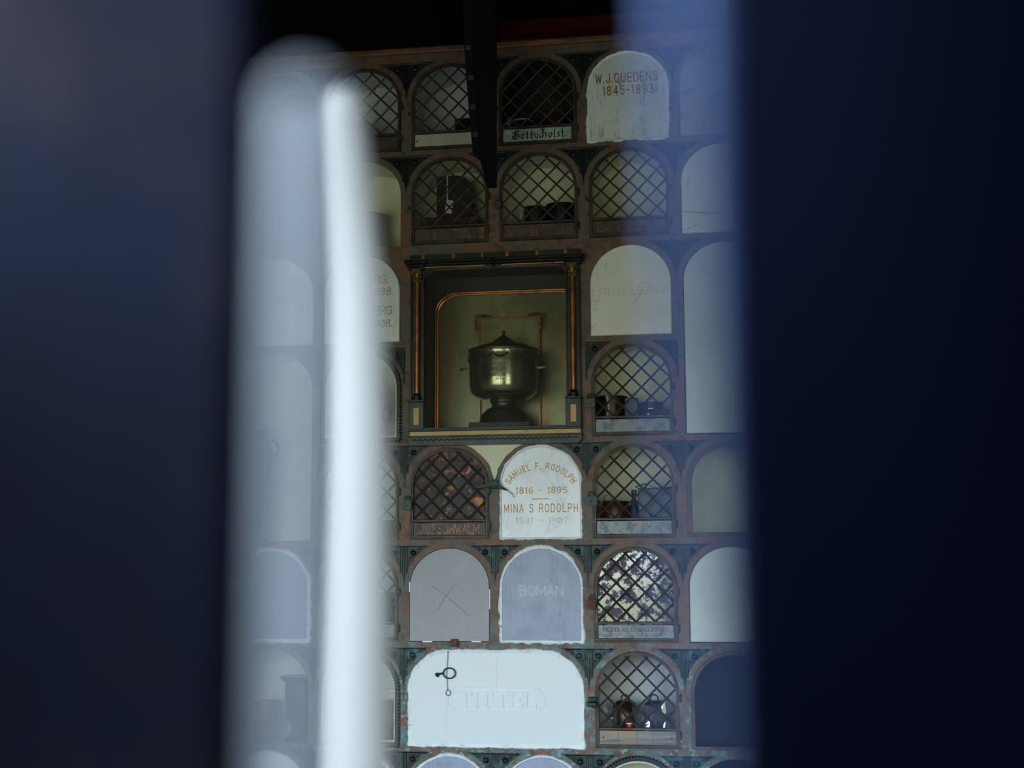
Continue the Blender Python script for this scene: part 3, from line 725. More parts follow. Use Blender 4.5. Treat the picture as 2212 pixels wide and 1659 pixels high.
# ------------------------------------------------------------------ plaques
def sealant_mb(inner_off, lo, hi, hw=HW, H=HH, seed=1, y=-.006, n=14):
    rnd = random.Random(seed)
    base = arch(hw=hw, H=H, n=n)
    # densify
    pts = []
    for i in range(len(base)):
        a, b = base[i], base[(i + 1) % len(base)]; L = sqrt((a[0] - b[0]) ** 2 + (a[1] - b[1]) ** 2); k = max(1, int(L / .006))
        for j in range(k): pts.append((a[0] + (b[0] - a[0]) * j / k, a[1] + (b[1] - a[1]) * j / k))
    m = len(pts); zs = H - RY; inn = []; out = []; midp = []
    w0 = rnd.uniform(lo, hi)
    for i, p in enumerate(pts):
        a, b = pts[i - 1], pts[(i + 1) % m]; d = Vector((b[0] - a[0], b[1] - a[1])).normalized(); nx, nz = d.y, -d.x
        w0 = min(hi, max(lo, w0 + rnd.uniform(-1, 1) * (hi - lo) * .55))
        ii = inner_off + rnd.uniform(-.0006, .0006)
        inn.append((p[0] - nx * ii, p[1] - nz * ii)); out.append((p[0] + nx * w0, p[1] + nz * w0)); midp.append((p[0] + nx * w0 * .4, p[1] + nz * w0 * .4))
    mb = MB(); mb.strip(midp, inn, y, y * .3, True); mb.strip(out, midp, .0005, y, True)
    mb.f = [f[::-1] for f in mb.f] if False else mb.f
    return mb
def plaque(c, r, label, m, y=-.001, hw=HW, H=HH, seal=None, dx=0, off=-.0025, seed=1, name='memorial_plaque', bev=.003):
    t = thing(name, label, 'plaque', cell(c, r) + Vector((dx, 0, 0)), 'memorial plaques closing the niches')
    a = arch(hw=hw, H=H, off=off); b = arch(hw=hw, H=H, off=off - bev)
    mb = MB(); mb.strip(a, a, .016, y + bev, True); mb.strip(a, b, y + bev, y, True)
    tri = tessellate_polygon([[Vector((p[0], p[1], 0)) for p in b]]); fs = []
    for q in tri:
        A2, B2, C2 = [b[i] for i in q]
        fs.append(tuple(q) if (B2[0] - A2[0]) * (C2[1] - A2[1]) - (B2[1] - A2[1]) * (C2[0] - A2[0]) > 0 else (q[0], q[2], q[1]))
    mb.add([(p[0], y, p[1]) for p in b], fs)
    sl = mb.build('slab', m, t)
    if seal: sealant_mb(*seal, hw=hw, H=H, seed=seed).build('sealant', 'sealant', t)
    return t, sl
plaque(A_, 3, 'pale plaque just above the tall urn niche, veiled by the blurred pale post', 'marble')
t, sl = plaque(B_, 3, 'white marble plaque with gilt names ending in BERG and years 1898 and 1908', 'marble')
mb = MB()
def line_px(mb, c, r, s, x0, x1, ybase, ytop, t=.9, dx=0, **kw):
    a = loc(c, r, x0, ybase); b = loc(c, r, x1, ybase); cc = loc(c, r, (x0 + x1) / 2, ytop)
    text(mb, s, (a[0] + b[0]) / 2 - dx, (a[1] + b[1]) / 2, cc[1] - (a[1] + b[1]) / 2, b[0] - a[0], t, -.0016, -.0008, **kw)
line_px(mb, B_, 3, 'BERG.', 784, 838, 612, 595)
line_px(mb, B_, 3, '1898.', 802, 849, 637, 622)
line_px(mb, B_, 3, '-', 788, 808, 655, 645, t=.5)
line_px(mb, B_, 3, 'BERG', 794, 846, 679, 662)
line_px(mb, B_, 3, '1908.', 802, 847, 706, 691)
mb.build('gilt_lettering', 'gold', sl, smooth=False)

t, sl = plaque(E_, 1, 'streaked white marble plaque lettered W.J. QUEDENS 1845-1893, top row', 'marble_streak', seal=(.006, .002, .0085), seed=5)
mb = MB(); line_px(mb, E_, 1, 'W.J.QUEDENS', 1286.5, 1420, 176.5, 158, t=1.1, gap=2.2); line_px(mb, E_, 1, '1845-1893', 1303, 1411, 203, 185, t=1.05, gap=2.4)
mb.build('gilt_lettering', 'gold', sl, smooth=False)
t, sl = plaque(E_, 3, 'cream marble plaque faintly cut ESTELLE L. GERARD, right of the urn shrine', 'marble_plain', off=-.001)
mb = MB(); line_px(mb, E_, 3, 'ESTELLE L.GERARD', 1281, 1443, 636, 622, t=.55, big=(0, 8, 10))
mb.build('cut_lettering', 'cut_grey', sl, smooth=False)

t, sl = plaque(D_, 5, 'white marble plaque for SAMUEL F. RODOLPH and MINA S RODOLPH in gilt letters', 'marble', seal=(.004, .001, .006), seed=9)
mb = MB()
s = 'SAMUEL F. RODOLPH'
# letters along an arch
cxy = (loc(D_, 5, 1168, 1058)); pL = loc(D_, 5, 1096, 1042); Rr = sqrt((pL[0] - cxy[0]) ** 2 + (pL[1] - cxy[1]) ** 2)
topv = loc(D_, 5, 1168, 1012)[1]
ra, rb2 = .1185, .083
W = text_width(s, 1.3); x = 0
hh = .0205
cz = topv - rb2 - .001
for ch in s:
    gw, st = G[ch]; ang = radians(159) - radians(138) * (x + gw / 2) / W
    bx, bz = cxy[0] + ra * cos(ang), cz + rb2 * sin(ang)
    tx, tz = ra * sin(ang), -rb2 * cos(ang); L = sqrt(tx * tx + tz * tz); tx /= L; tz /= L
    kk = hh / 6
    def xf(p, y, gw=gw, bx=bx, bz=bz, tx=tx, tz=tz):
        a, b = (p[0] - gw / 2) * kk * .78, p[1] * kk
        return (bx + tx * a - tz * b, y, bz + tz * a + tx * b)
    for q in st:
        for a, b in zip(q[:-1], q[1:]): seg(mb, a, b, 1.0, -.0016, -.0008, xf)
    x += gw + 1.3
line_px(mb, D_, 5, '1816 - 1895', 1115, 1225, 1065, 1053, t=.8, serif=True, gap=2.0)
a = loc(D_, 5, 1149, 1078); b = loc(D_, 5, 1186, 1078); mb.box(a[0], b[0], -.0016, -.0008, a[1] - .0014, a[1] + .0014)
line_px(mb, D_, 5, 'MINA S RODOLPH', 1090, 1248, 1106, 1089, t=.8, gap=2.6)
mb.build('gilt_lettering', 'gold', sl, smooth=False)
for q, x0_, x1_ in (('1831', 1115, 1150), ('-', 1164, 1173), ('1907', 1186, 1226)):
    mb = MB(); line_px(mb, D_, 5, q, x0_, x1_, 1130, 1118, t=.7, gap=2.2); mb.build('worn_lettering', 'gold_faded', sl, smooth=False)

t, sl = plaque(C_, 6, 'plain grey board marked with a pencilled X, under the SCHWALM door', 'board', bev=.0008, off=-.002)
mb = MB()
for pts in ([(932, 1266), (950, 1277), (965, 1288), (985, 1305), (1011, 1329)], [(986, 1261), (974, 1273), (963, 1289), (953, 1303), (946, 1318)]):
    q = [loc(C_, 6, *p) for p in pts]; mb.tube([(p[0], -.0011, p[1]) for p in q], .00055, 5)
mb.build('pencilled_cross', 'pencil', sl)
mb = MB()
for (x0, y0_, x1, y1_) in ((884, 1257, 886.5, 1279), (1057, 1273, 1059, 1316), (913, 1384.5, 934, 1387), (1019, 1384.5, 1039, 1387)):
    a = loc(C_, 6, x0, y1_); b = loc(C_, 6, x1, y0_); MB().box(a[0], b[0], -.003, .012, a[1], b[1]).build('packing_strip', 'sealant', t, smooth=False)

t, sl = plaque(D_, 6, 'blue-grey veined slate plaque cut BOMAN, ringed with white sealant', 'slate', seal=(.006, .003, .0095), seed=3, off=-.004)
mb = MB(); line_px(mb, D_, 6, 'BOMAN', 1123, 1216, 1286, 1265, t=.24, outline=.42)
mb.build('cut_lettering', 'cut_light', sl, smooth=False)

# the double-width white panel
t, sl = plaque(C_, 7, 'double-width white panel embossed TITTEL with a wire ring hanging on it', 'enamel', hw=HW + P / 2, dx=P / 2, seal=(.010, .002, .0075), seed=12, off=-.003, y=-.002, bev=.004)
def tl(px, py, Y=0.0): u, v = loc(C_, 7, px, py, Y); return (u - P / 2, v)
mb = MB(); p0 = tl(980, 1537); p1 = tl(1166, 1486)
cxm = (p0[0] + p1[0]) / 2; zc = (p0[1] + p1[1]) / 2; hx = (p1[0] - p0[0]) / 2; hz = (p1[1] - p0[1]) / 2
outl = [(cxm - hx, zc - hz), (cxm + hx, zc - hz), (cxm + hx, zc - hz * .68)] + [(cxm + hx + .021 * cos(a), zc + hz * .68 * sin(a)) for a in [(-80 + 160 * i / 10) * pi / 180 for i in range(11)]] + \
       [(cxm + hx, zc + hz * .68), (cxm + hx, zc + hz), (cxm - hx, zc + hz), (cxm - hx, zc + hz * .68)] + [(cxm - hx - .021 * cos(a), zc + hz * .68 * sin(a)) for a in [(80 - 160 * i / 10) * pi / 180 for i in range(11)]] + [(cxm - hx, zc - hz * .68)]
cart = MB(); cart.prism(outl, -.0052, -.0015, [[(cxm + (p[0] - cxm) * .988, zc + (p[1] - zc) * .95) for p in outl]])
cart.build('cartouche', 'enamel', sl, smooth=False)
a = tl(993, 1529); b = tl(1157, 1529); h_ = tl(1075, 1497)[1] - (a[1] + b[1]) / 2
for (x0_, y0_, x1_, y1_, nm) in ((1073.4, 1422, 1074.4, 1488, 'rust_drip'), (965, 1440, 966, 1608, 'rust_drip')):
    a = tl(x0_, y1_); b = tl(x1_, y0_); MB().box(a[0], b[0], -.00215, -.0018, a[1], b[1]).build(nm, 'drip', sl, smooth=False)
a = tl(993, 1529); b = tl(1157, 1529)
text(mb, 'TITTEL', (a[0] + b[0]) / 2, (a[1] + b[1]) / 2, h_, b[0] - a[0], 1.1, -.0062, -.0015, serif=True, gap=1.4)
mb.build('embossed_lettering', 'enamel', sl, smooth=False)

plaque(A_, 6, 'blue-grey plaque ringed with white sealant, seen through the blurred rod at left', 'slate', seal=(.008, .004, .010), seed=21, off=-.004)
plaque(A_, 8, 'pale slab at the bottom edge, farthest left, seen through the blurred rod', 'marble', seal=(.004, .001, .004), seed=22)
plaque(B_, 8, 'slab with a white sealant rim at the bottom edge, touching the pale post', 'slate', seal=(.008, .003, .008), seed=23, off=-.004)
plaque(C_, 8, 'blue-grey slab top with white sealant under the left half of the TITTEL panel', 'slate', seal=(.006, .002, .007), seed=24, off=-.004)
plaque(D_, 8, 'blue-grey slab top under the right half of the TITTEL panel', 'slate', seal=(.005, .001, .005), seed=25, off=-.004)
plaque(F_, 1, 'dull grey slab in the top row right of the QUEDENS plaque, lost in blue blur', 'dull_slab', off=-.004)
t, sl = plaque(F_, 2, 'white marble plaque crossed by a dark crack, right of the BAYLESS door', 'marble_plain')
mb = MB(); q = [loc(F_, 2, *p) for p in ((1468, 455), (1478, 457), (1490, 459), (1502, 458), (1530, 461), (1560, 458))]
mb.tube([(p[0], -.0011, p[1]) for p in q], .0011, 5)
q = [loc(F_, 2, *p) for p in ((1470, 498), (1485, 495), (1497, 491), (1508, 484))]; mb.tube([(p[0], -.0011, p[1]) for p in q], .0007, 5)
mb.build('crack', 'pencil', sl)
plaque(F_, 4, 'tall pale two-row panel at right beside the GERARD plaque', 'pale_panel', H=HH + RP, off=-.004)
t, sl = plaque(F_, 6, 'white plaque showing a cut letter G, right of the mirror-backed door', 'pale_panel')
mb = MB(); line_px(mb, F_, 6, 'G', 1511, 1524, 1284, 1265, t=.9)
mb.build('cut_lettering', 'cut_grey', sl, smooth=False)

# ------------------------------------------------------------------ beaded glazed doors
def beaded_door(c, r, label, glass='glass'):
    t = thing('glazed_niche_door', label, 'niche door', cell(c, r), 'beaded glazed niche doors')
    f = MB(); f.prism(arch(off=.008), -.006, .009, [arch(off=-.010)])
    f.tube([(p[0], -.006, p[1]) for p in arch(off=-.0085)], .002, 6, closed=True)
    # milled inner band
    path = arch(off=-.001, n=24)
    f.build('frame', 'black_frame', t, smooth=False)
    bd = MB(); path = arch(off=.0045, n=30); L = 0; nxt = 0
    for a, b in zip(path, path[1:] + path[:1]):
        d = sqrt((a[0] - b[0]) ** 2 + (a[1] - b[1]) ** 2)
        while nxt <= L + d:
            k = (nxt - L) / d if d else 0
            bd.ball((a[0] + (b[0] - a[0]) * k, -.0065, a[1] + (b[1] - a[1]) * k), .0048, 8, 6); nxt += .0118
        L += d
    path = arch(off=-.0035, n=30); L = 0; nxt = 0
    for a, b in zip(path, path[1:] + path[:1]):
        d = sqrt((a[0] - b[0]) ** 2 + (a[1] - b[1]) ** 2)
        while nxt <= L + d:
            k = (nxt - L) / d if d else 0
            bd.ball((a[0] + (b[0] - a[0]) * k, -.006, a[1] + (b[1] - a[1]) * k), .0018, 6, 4); nxt += .0045
        L += d
    bd.build('beading', 'black_frame', t)
    MB().prism(arch(off=-.008), .004, .006).build('glass_pane', glass, t, smooth=False)
    bv = MB(); bv.strip(arch(off=-.0095), arch(off=-.0165), .0015, .0035, True); bv.build('bevel', 'pale_chip', t, smooth=False)
    return t
beaded_door(B_, 4, 'beaded glazed niche door left of the shrine, dark lidded urn within')
beaded_door(B_, 7, 'beaded glazed niche door left of the TITTEL panel, quilted lining within')
beaded_door(E_, 8, 'beaded glazed niche door at the bottom edge under the lowest lattice door')
# dark arched frame of the niche right of the green-padlock door
t = thing('niche_frame', 'dark arched frame around a pale niche, in blue blur right of the green padlock', 'niche frame', cell(F_, 5))
MB().prism(arch(off=-.001), -.006, .012, [arch(off=-.018)]).build('frame', 'iron', t, smooth=False)
t = thing('niche_frame', 'dark arched frame glazed with dark glass, right of the lowest lattice door', 'niche frame', cell(F_, 7))
MB().prism(arch(off=-.001), -.006, .012, [arch(off=-.012)]).build('frame', 'iron', t, smooth=False)
MB().prism(arch(off=-.010), .003, .005).build('glass_pane', 'glass', t, smooth=False)

# ------------------------------------------------------------------ shrine in the middle
sh = thing('urn_shrine', 'black and copper shrine frame with two columns around the silver urn', 'shrine', (SH_X, 0, SH_Z))
YF = -.012
mb = MB(); mb.prism([(-.300, 0), (.300, 0), (.313, .012), (.313, .031), (-.313, .031), (-.313, .012)], YF - .016, .0)
for i in range(30): mb.ring((-.29 + i * .02, YF - .0165, .014), .008, .0016, 8, 5, 0.2, pi - .2)
mb.bbox(-.316, .316, YF - .022, 0, .0285, .0335, .001)
mb.build('base_moulding', 'black_frame', sh, smooth=False)
MB().bbox(-.311, .311, YF - .014, 0, .0335, .0515, .002).build('brass_band', 'brass', sh, smooth=False)
MB().bbox(-.314, .314, YF - .020, .01, .0515, .0575, .001).bbox(-.262, .262, YF - .012, .01, .0575, .064, .001).build('sill', 'black_frame', sh, smooth=False)
for sd in (-1, 1):
    x = sd * .285
    p = MB().bbox(x - .0275, x + .0275, YF - .016, 0, .0575, .158, .0015).bbox(x - .0305, x + .0305, YF - .019, 0, .158, .166, .002).build('pedestal', 'black_frame', sh, smooth=False)
    MB().bbox(x - .0108, x + .0108, YF - .0185, YF - .015, .074, .137, .001).build('copper_inlay', 'brass', p, smooth=False)
    MB().bbox(x - .026, x + .026, YF, 0, .166, .648, .001).bbox(x - .026, x - .0195, YF - .006, YF, .166, .648, .001).bbox(x + .0195, x + .026, YF - .006, YF, .166, .648, .001).build('pilaster', 'black_frame', sh, smooth=False)
    c_ = MB().lathe([(.0098, .186), (.0104, .3), (.0104, .42), (.0095, .6)], x, YF - .006, 0, 20).build('column_shaft', 'copper', sh)
    MB().lathe([(.0, .164), (.0175, .164), (.0175, .169), (.0145, .171), (.0165, .175), (.0165, .178), (.012, .180), (.0115, .183), (.0145, .185), (.0125, .189), (.0098, .190)], x, YF - .006, 0, 20).build('column_base', 'black_frame', c_)
    cp = MB().lathe([(.0098, .597), (.0125, .600), (.0115, .604), (.0125, .62), (.0165, .636), (.0175, .640)], x, YF - .006, 0, 20)
    cp.bbox(x - .0195, x + .0195, YF - .024, YF, .639, .646, .001)
    for row, (z, R, k) in enumerate(((.606, .0125, 8), (.619, .0145, 8), (.632, .0165, 4))):
        for i in range(k):
            a = 2 * pi * (i + .5 * row) / k
            cp.ball((x + R * cos(a), YF - .006 + R * sin(a), z), .0042, 8, 5, (1, 1, 1.6)); cp.ball((x + (R + .002) * cos(a), YF - .006 + (R + .002) * sin(a), z + .005), .0026, 6, 5)
    for s2 in (-1, 1): cp.ring((x + s2 * .0125, YF - .021, .633), .0048, .0018, 12, 6)
    cp.build('capital', 'gilt', c_)
mb = MB().bbox(-.259, .259, YF - .010, .0, .650, .658, .002).bbox(-.262, .262, YF - .016, .0, .658, .668, .003).bbox(-.265, .265, YF - .022, .0, .668, .677, .002)
for sd in (-1, 1):
    x = sd * .287
    mb.bbox(x - .031, x + .031, YF - .018, 0, .646, .654, .002).bbox(x - .035, x + .035, YF - .026, 0, .654, .664, .004).bbox(x - .041, x + .041, YF - .034, 0, .664, .673, .003).bbox(x - .043, x + .043, YF - .036, 0, .673, .679, .001)
for i in range(60): mb.ball((-.25 + i * .0085, YF - .0225, .671), .0022, 6, 4)
mb.build('cornice', 'black_frame', sh, smooth=False)
MB().tube([(-.258, YF - .013, .6525), (.258, YF - .013, .6525)], .003, 8).build('cornice_bead', 'copper', sh)
MB().bbox(-.312, .312, YF - .010, 0, .679, .699, .001).build('frieze', 'black_frame', sh, smooth=False)
for u in (-.262, -.149, -.043, .049, .158, .262): MB().bbox(u - .006, u + .006, YF - .012, YF, .681, .699, .001).build('frieze_block', 'copper', sh, smooth=False)
mb = MB()
for sd in (-1, 1):
    mb.ring((sd * .012, YF - .024, .662), .008, .0022, 12, 6, -1, 4) ; mb.ring((sd * .021, YF - .024, .654), .0055, .002, 12, 6)
    mb.ball((sd * .006, YF - .024, .672), .005, 8, 6); mb.tube([(0, YF - .024, .655), (sd * .012, YF - .025, .643)], .0022, 6)
mb.ball((0, YF - .025, .665), .006, 10, 6); mb.ball((0, YF - .025, .648), .005, 8, 6, (1, 1, 1.8))
mb.build('crest', 'spandrel', sh)
# corner gussets of the opening
for sd in (-1, 1):
    q = [(sd * .259, .651), (sd * .259, .618)] + [(sd * (.259 - .040 * sin(a)), .651 - .033 * cos(a) * (1 if True else 0)) for a in [i * pi / 2 / 8 for i in range(1, 9)]]
    q = [(sd * .259, .651), (sd * .259, .615), (sd * .250, .632), (sd * .238, .644), (sd * .222, .651)]
    MB().prism(q, YF - .002, .004).build('corner_gusset', 'black_frame', sh, smooth=False)
# cavity, brass back, copper arch trim
DEP = .312
cv = MB(); r_ = [(-.292, .055), (.292, .055), (.292, .68), (-.292, .68)]
cv.strip(r_, r_, .0185, DEP, True); cv.add([(p[0], DEP, p[1]) for p in r_], [(0, 1, 2, 3)])
cv.build('cavity', 'cavity', sh, smooth=False)
tl0 = at(946, 920, DEP - .012); 
hwb = SH_X - at(945, 760, DEP - .010).x
def barch(off=0): return arch(hw=hwb, H=.555, rx=.088, ry=.078, off=off, n=12)
def up(pts, dz): return [(p[0], p[1] + dz) for p in pts]
MB().prism(up(barch(-.004), .057), DEP - .006, DEP).build('back_panel', 'back_brass', sh, smooth=False)
path = up(barch(0), .057)[1:] + up(barch(0), .057)[:1]
MB().tube([(p[0], DEP - .010, p[1]) for p in path], .0058, 8).tube([(p[0] * 1.03, DEP - .006, p[1] + .008) for p in path], .0035, 8).build('arch_trim', 'copper_bright', sh)
MB().box(-.258, .258, .001, .003, .060, .652).build('glass_pane', 'glass_dim', sh, smooth=False)
MB().box(-.29, .29, .0195, DEP - .001, .0555, .058).build('cavity_floor', 'cavity', sh, smooth=False)

# picture frame leaning on the back panel
YP = DEP - .026
f0 = at(1033, 686, YP); f1 = at(1167, 686, YP); zt = (at(1033, 690, YP).z + at(1167, 681, YP).z) / 2; zb = zt - .235
pf = thing('picture_frame', 'thin copper picture frame with ornate corners standing behind the silver urn', 'picture frame', ((f0.x + f1.x) / 2, YP, SH_Z + .059))
hwp = (f1.x - f0.x) / 2; zt -= SH_Z + .059; zb -= SH_Z + .059
zb = max(zb, .055)
mb = MB()
for (x0, x1, z0_, z1_) in ((-hwp, -hwp + .0075, zb, zt), (hwp - .0075, hwp, zb, zt), (-hwp, hwp, zt - .0075, zt), (-hwp, hwp, zb, zb + .0075)): mb.bbox(x0, x1, -.005, .005, z0_, z1_, .0025)
mb.build('frame', 'copper_bright', pf, smooth=False)
MB().box(-hwp + .006, hwp - .006, .001, .003, zb + .005, zt - .005).build('backing_sheet', 'back_brass', pf, smooth=False)
for sx_ in (-1, 1):
    for (zc_, sz_) in ((zt, 1), (zb, -1)):
        mb = MB(); rnd = random.Random(11)
        for i in range(13):
            along = i if i < 7 else i - 6
            d_ = along * .0085
            ctr = (sx_ * (hwp + .006 - (d_ if i < 7 else 0)), -.006, zc_ + sz_ * (.006 - (d_ if i >= 7 else 0)))
            R0 = .0085 * (1 - along * .085)
            a0 = rnd.uniform(0, 6); mb.ring((ctr[0] + rnd.uniform(-.002, .002), ctr[1], ctr[2] + rnd.uniform(-.003, .003)), R0 * .75, .0021, 10, 5, a0, a0 + 4.6)
            mb.ball((ctr[0] + rnd.uniform(-.004, .004), -.008, ctr[2] + rnd.uniform(-.004, .004)), .003, 6, 5)
        mb.build('ornate_corner', 'silver_dark', pf)
zlift = 0
for sx_ in (-1, 1): MB().bbox(sx_ * (hwp - .004) - .003, sx_ * (hwp - .004) + .003, .0, .004, 0, zb + .004, .001).build('frame_leg', 'copper', pf, smooth=False)

# the silver urn on its plinth
YU = .140; kU = 1 / 3398.0
uc = at(1088.8, 900, YU)
UZ0 = SH_Z + .0585
ph = .030
pl_ = MB().bbox(-.112, .112, -.085, .085, 0, ph, .002).build('plinth', 'ebony', None, (uc.x - .004, YU, UZ0), smooth=False)
tag(pl_, 'black square plinth under the silver urn', 'plinth')
ur = thing('silver_urn', 'large tarnished silver urn with lid, garlands and small handles on a black plinth', 'urn', (uc.x, YU, UZ0 + ph + 62 * kU))
def pr(lst): return [(r * kU, (1530 - y) * kU) for r, y in lst]
MB().lathe(pr([(0, 1592), (318, 1592), (318, 1580), (306, 1560), (300, 1530), (276, 1470), (215, 1408), (160, 1385), (150, 1360), (158, 1330), (172, 1318), (174, 1300), (160, 1292)]), n=56).build('foot', 'silver_dark', ur)
MB().lathe(pr([(150, 1322), (166, 1318), (176, 1306), (168, 1294), (150, 1290)]), n=56).build('foot_ring', 'silver', ur)
bw = MB().lathe(pr([(0, 1296), (150, 1296), (240, 1288), (320, 1268), (385, 1230), (418, 1180), (430, 1120), (434, 1000), (436, 860), (438, 760), (436, 720), (440, 700), (446, 690)]), n=72).build('bowl', 'silver', ur)
MB().lathe(pr([(446, 692), (450, 680), (445, 660), (420, 648), (405, 655), (360, 640), (345, 620), (300, 605), (285, 610), (200, 590), (150, 560), (105, 520), (60, 492), (26, 470), (14, 452), (20, 440), (24, 426), (16, 408), (0, 400)]), n=56).build('lid', 'silver_dark', ur)
mb = MB(); rB = 438 * kU; rnd = random.Random(4)
for j in range(12):
    t0 = -pi / 2 + radians(-10.8 + 30.4 * j)
    for i in range(15):
        q = i / 14; a = t0 + radians(30.4) * q; z = (1530 - (706 + 92 * (1 - (2 * q - 1) ** 2))) * kU
        rr = .0016 + .0030 * (1 - (2 * q - 1) ** 2)
        mb.ball((rB * cos(a), rB * sin(a), z), rr + rnd.uniform(0, .0007), 6, 5)
        mb.ball((rB * cos(a), rB * sin(a), z + rnd.uniform(-.003, .003)), rr * .8, 6, 5)
    mb.ball((rB * cos(t0), rB * sin(t0), (1530 - 700) * kU), .0035, 6, 5)
mb.build('garland', 'silver_dark', ur)
for sd in (-1, 1):
    z = (1530 - 890) * kU
    mb = MB(); mb.tube([(sd * (rB - .004), -.014, z), (sd * (rB + .018), -.016, z + .002), (sd * (rB + .032), -.010, z - .001), (sd * (rB + .035), 0, z - .002), (sd * (rB + .032), .010, z - .001), (sd * (rB + .018), .016, z + .002), (sd * (rB - .004), .014, z)], .0034, 8)
    mb.build('handle', 'silver', ur)
rT = 436 * kU
def cyl(a, b, y):     # wrap text round the bowl
    th = -pi / 2 + a / rT; rad = rT + .0006 - y * 0
    r2 = rT + (.0007 if y < 0 else -.0005)
    return (r2 * cos(th), r2 * sin(th), b)
mb = MB()
def ul(s, x, y, h, w): text(mb, s, (x - 622) * kU, (1530 - y) * kU, h * kU, w * kU, .95, -.001, .001, xf2=cyl)
ul('FRANK H. STADER', 560, 895, 24, 310); ul('BORN', 470, 914, 12, 70); ul('DIED', 640, 914, 12, 70)
ul('MAY 4 1830', 450, 936, 13, 120); ul('APRIL 8 1897', 640, 936, 13, 140)
ul('ALICE BOWDICH', 560, 968, 24, 300); ul('BORN', 470, 988, 12, 60); ul('DIED', 640, 988, 12, 60); ul('JUNE 1842', 450, 1008, 12, 120); ul('MARCH 1905', 640, 1008, 12, 140)
ul('EDWARD W.BOWDICH', 555, 1040, 24, 330); ul('BORN', 470, 1062, 12, 60); ul('DIED', 640, 1062, 12, 60); ul('AUG 1868', 450, 1086, 14, 110); ul('DEC 8 1911', 650, 1086, 14, 110)
mb.build('engraving', 'engrave', bw, smooth=False)

# ------------------------------------------------------------------ things inside the niches
def stand(c, r, px, Y, extra=0.0):      # a point on the niche floor under pixel column px
    z = cell(c, r).z - .0055 + extra
    return Vector((at(px, 1000, Y).x if False else _xz(px, z, Y), Y, z))
def _xz(px, z, Y):
    py = 800.0
    for _ in range(12):
        p = at(px, py, Y); py += (p.z - z) * F_PX / 5.0
    return at(px, py, Y).x
def height(px, py, Y, c, r): return at(px, py, Y).z - (cell(c, r).z - .0055)

def can(name, label, cat, c, r, px, Y, rad, h, m, group=None, lid=None, extra=0):
    t = thing(name, label, cat, stand(c, r, px, Y, extra), group)
    MB().lathe([(0, 0), (rad * .97, 0), (rad, .003), (rad, h - .004), (rad * 1.03, h - .003), (rad * 1.03, h), (rad * .9, h + .001), (0, h + .001)], n=36).build('body', m, t)
    return t
def boxy(name, label, cat, c, r, px, Y, w_, d_, h, m, group=None, extra=0, rot=0, bev=.003):
    t = thing(name, label, cat, stand(c, r, px, Y, extra), group); t.rotation_euler.z = rot
    MB().bbox(-w_ / 2, w_ / 2, -d_ / 2, d_ / 2, 0, h, bev).build('body', m, t, smooth=False)
    return t
# B1
boxy('urn_box', 'black box behind the top-row lattice beside the pale post', 'box', B_, 1, 775, .12, .085, .08, height(780, 268, .12, B_, 1), 'tin_dark')
# C1
boxy('urn_box', 'black box behind the top-row lattice with the pale blank plate', 'box', C_, 1, 1012, .12, .09, .08, height(1005, 262, .12, C_, 1), 'tin_dark')
# D1
t = can('tin_can', 'small tin with a pale lid behind the Betty Holst plate', 'tin', D_, 1, 1130, .08, .030, height(1130, 264, .08, D_, 1), 'tin_dark')
MB().lathe([(0, height(1130, 264, .08, D_, 1) + .0015), (.031, height(1130, 264, .08, D_, 1) + .0015), (.031, height(1130, 264, .08, D_, 1) + .006), (0, height(1130, 264, .08, D_, 1) + .008)], n=30).build('lid', 'card', t)
boxy('folded_card', 'pale leaning card behind the Betty Holst lattice', 'card', D_, 1, 1112, .16, .06, .004, .16, 'card', rot=.2, bev=.001)
can('brown_tin', 'brown tin at the right behind the Betty Holst lattice', 'tin', D_, 1, 1200, .13, .045, height(1200, 255, .13, D_, 1), 'tin_brown')
# B2
can('black_canister', 'black cylindrical canister standing in the open cream niche beside the pale post', 'canister', B_, 2, 797, .13, .0575, height(797, 465, .13, B_, 2), 'tin_dark')
# C2: two dark books with a card, on a wooden base
hb = height(984, 467, .06, C_, 2)
t = boxy('wooden_stand', 'dark red wooden stand behind the TURNEY plate', 'stand', C_, 2, 984, .12, .205, .12, hb, 'darkwood')
zb_ = hb + .0005
h2 = height(975, 386, .12, C_, 2) - zb_
t = thing('urn_box', 'tall black arched box with a white tag behind the TURNEY lattice', 'box', stand(C_, 2, 984, .12, zb_))
prof = [(-.064, 0), (.064, 0), (.064, h2 * .82), (.045, h2 * .95), (.016, h2), (-.020, h2), (-.050, h2 * .99), (-.064, h2 * .95)]
MB().prism(prof, -.04, .04).build('body', 'ebony', t, smooth=False)
MB().box(-.0255, -.0205, -.0415, -.04, .065, h2).build('pale_strap', 'ribbon', t, smooth=False)
MB().prism([(-.032, .018), (-.006, .014), (.001, .064), (-.026, .068)], -.044, -.0422).build('tag', 'card', t, smooth=False)
mb = MB(); rnd = random.Random(3)
for i in range(9): a = rnd.uniform(-.6, .9); mb.tube([(.064, -.03, .045), (.064 + .016 * cos(a), -.035, .045 + .016 * sin(a))], .0016, 5)
mb.build('tassel', 'tin_dark', t)
# D2
can('round_tin', 'low brown tin on the left behind the ETTINGER plate', 'tin', D_, 2, 1157, .10, .043, height(1157, 450, .10, D_, 2), 'tin_brown')
can('round_tin', 'dark rounded tin on the right behind the ETTINGER plate', 'tin', D_, 2, 1213, .12, .055, height(1213, 444, .12, D_, 2), 'tin_dark')
boxy('candle_stub', 'short pale candle at the left behind the ETTINGER plate', 'candle', D_, 2, 1126, .11, .010, .01, height(1126, 459, .11, D_, 2), 'ribbon')
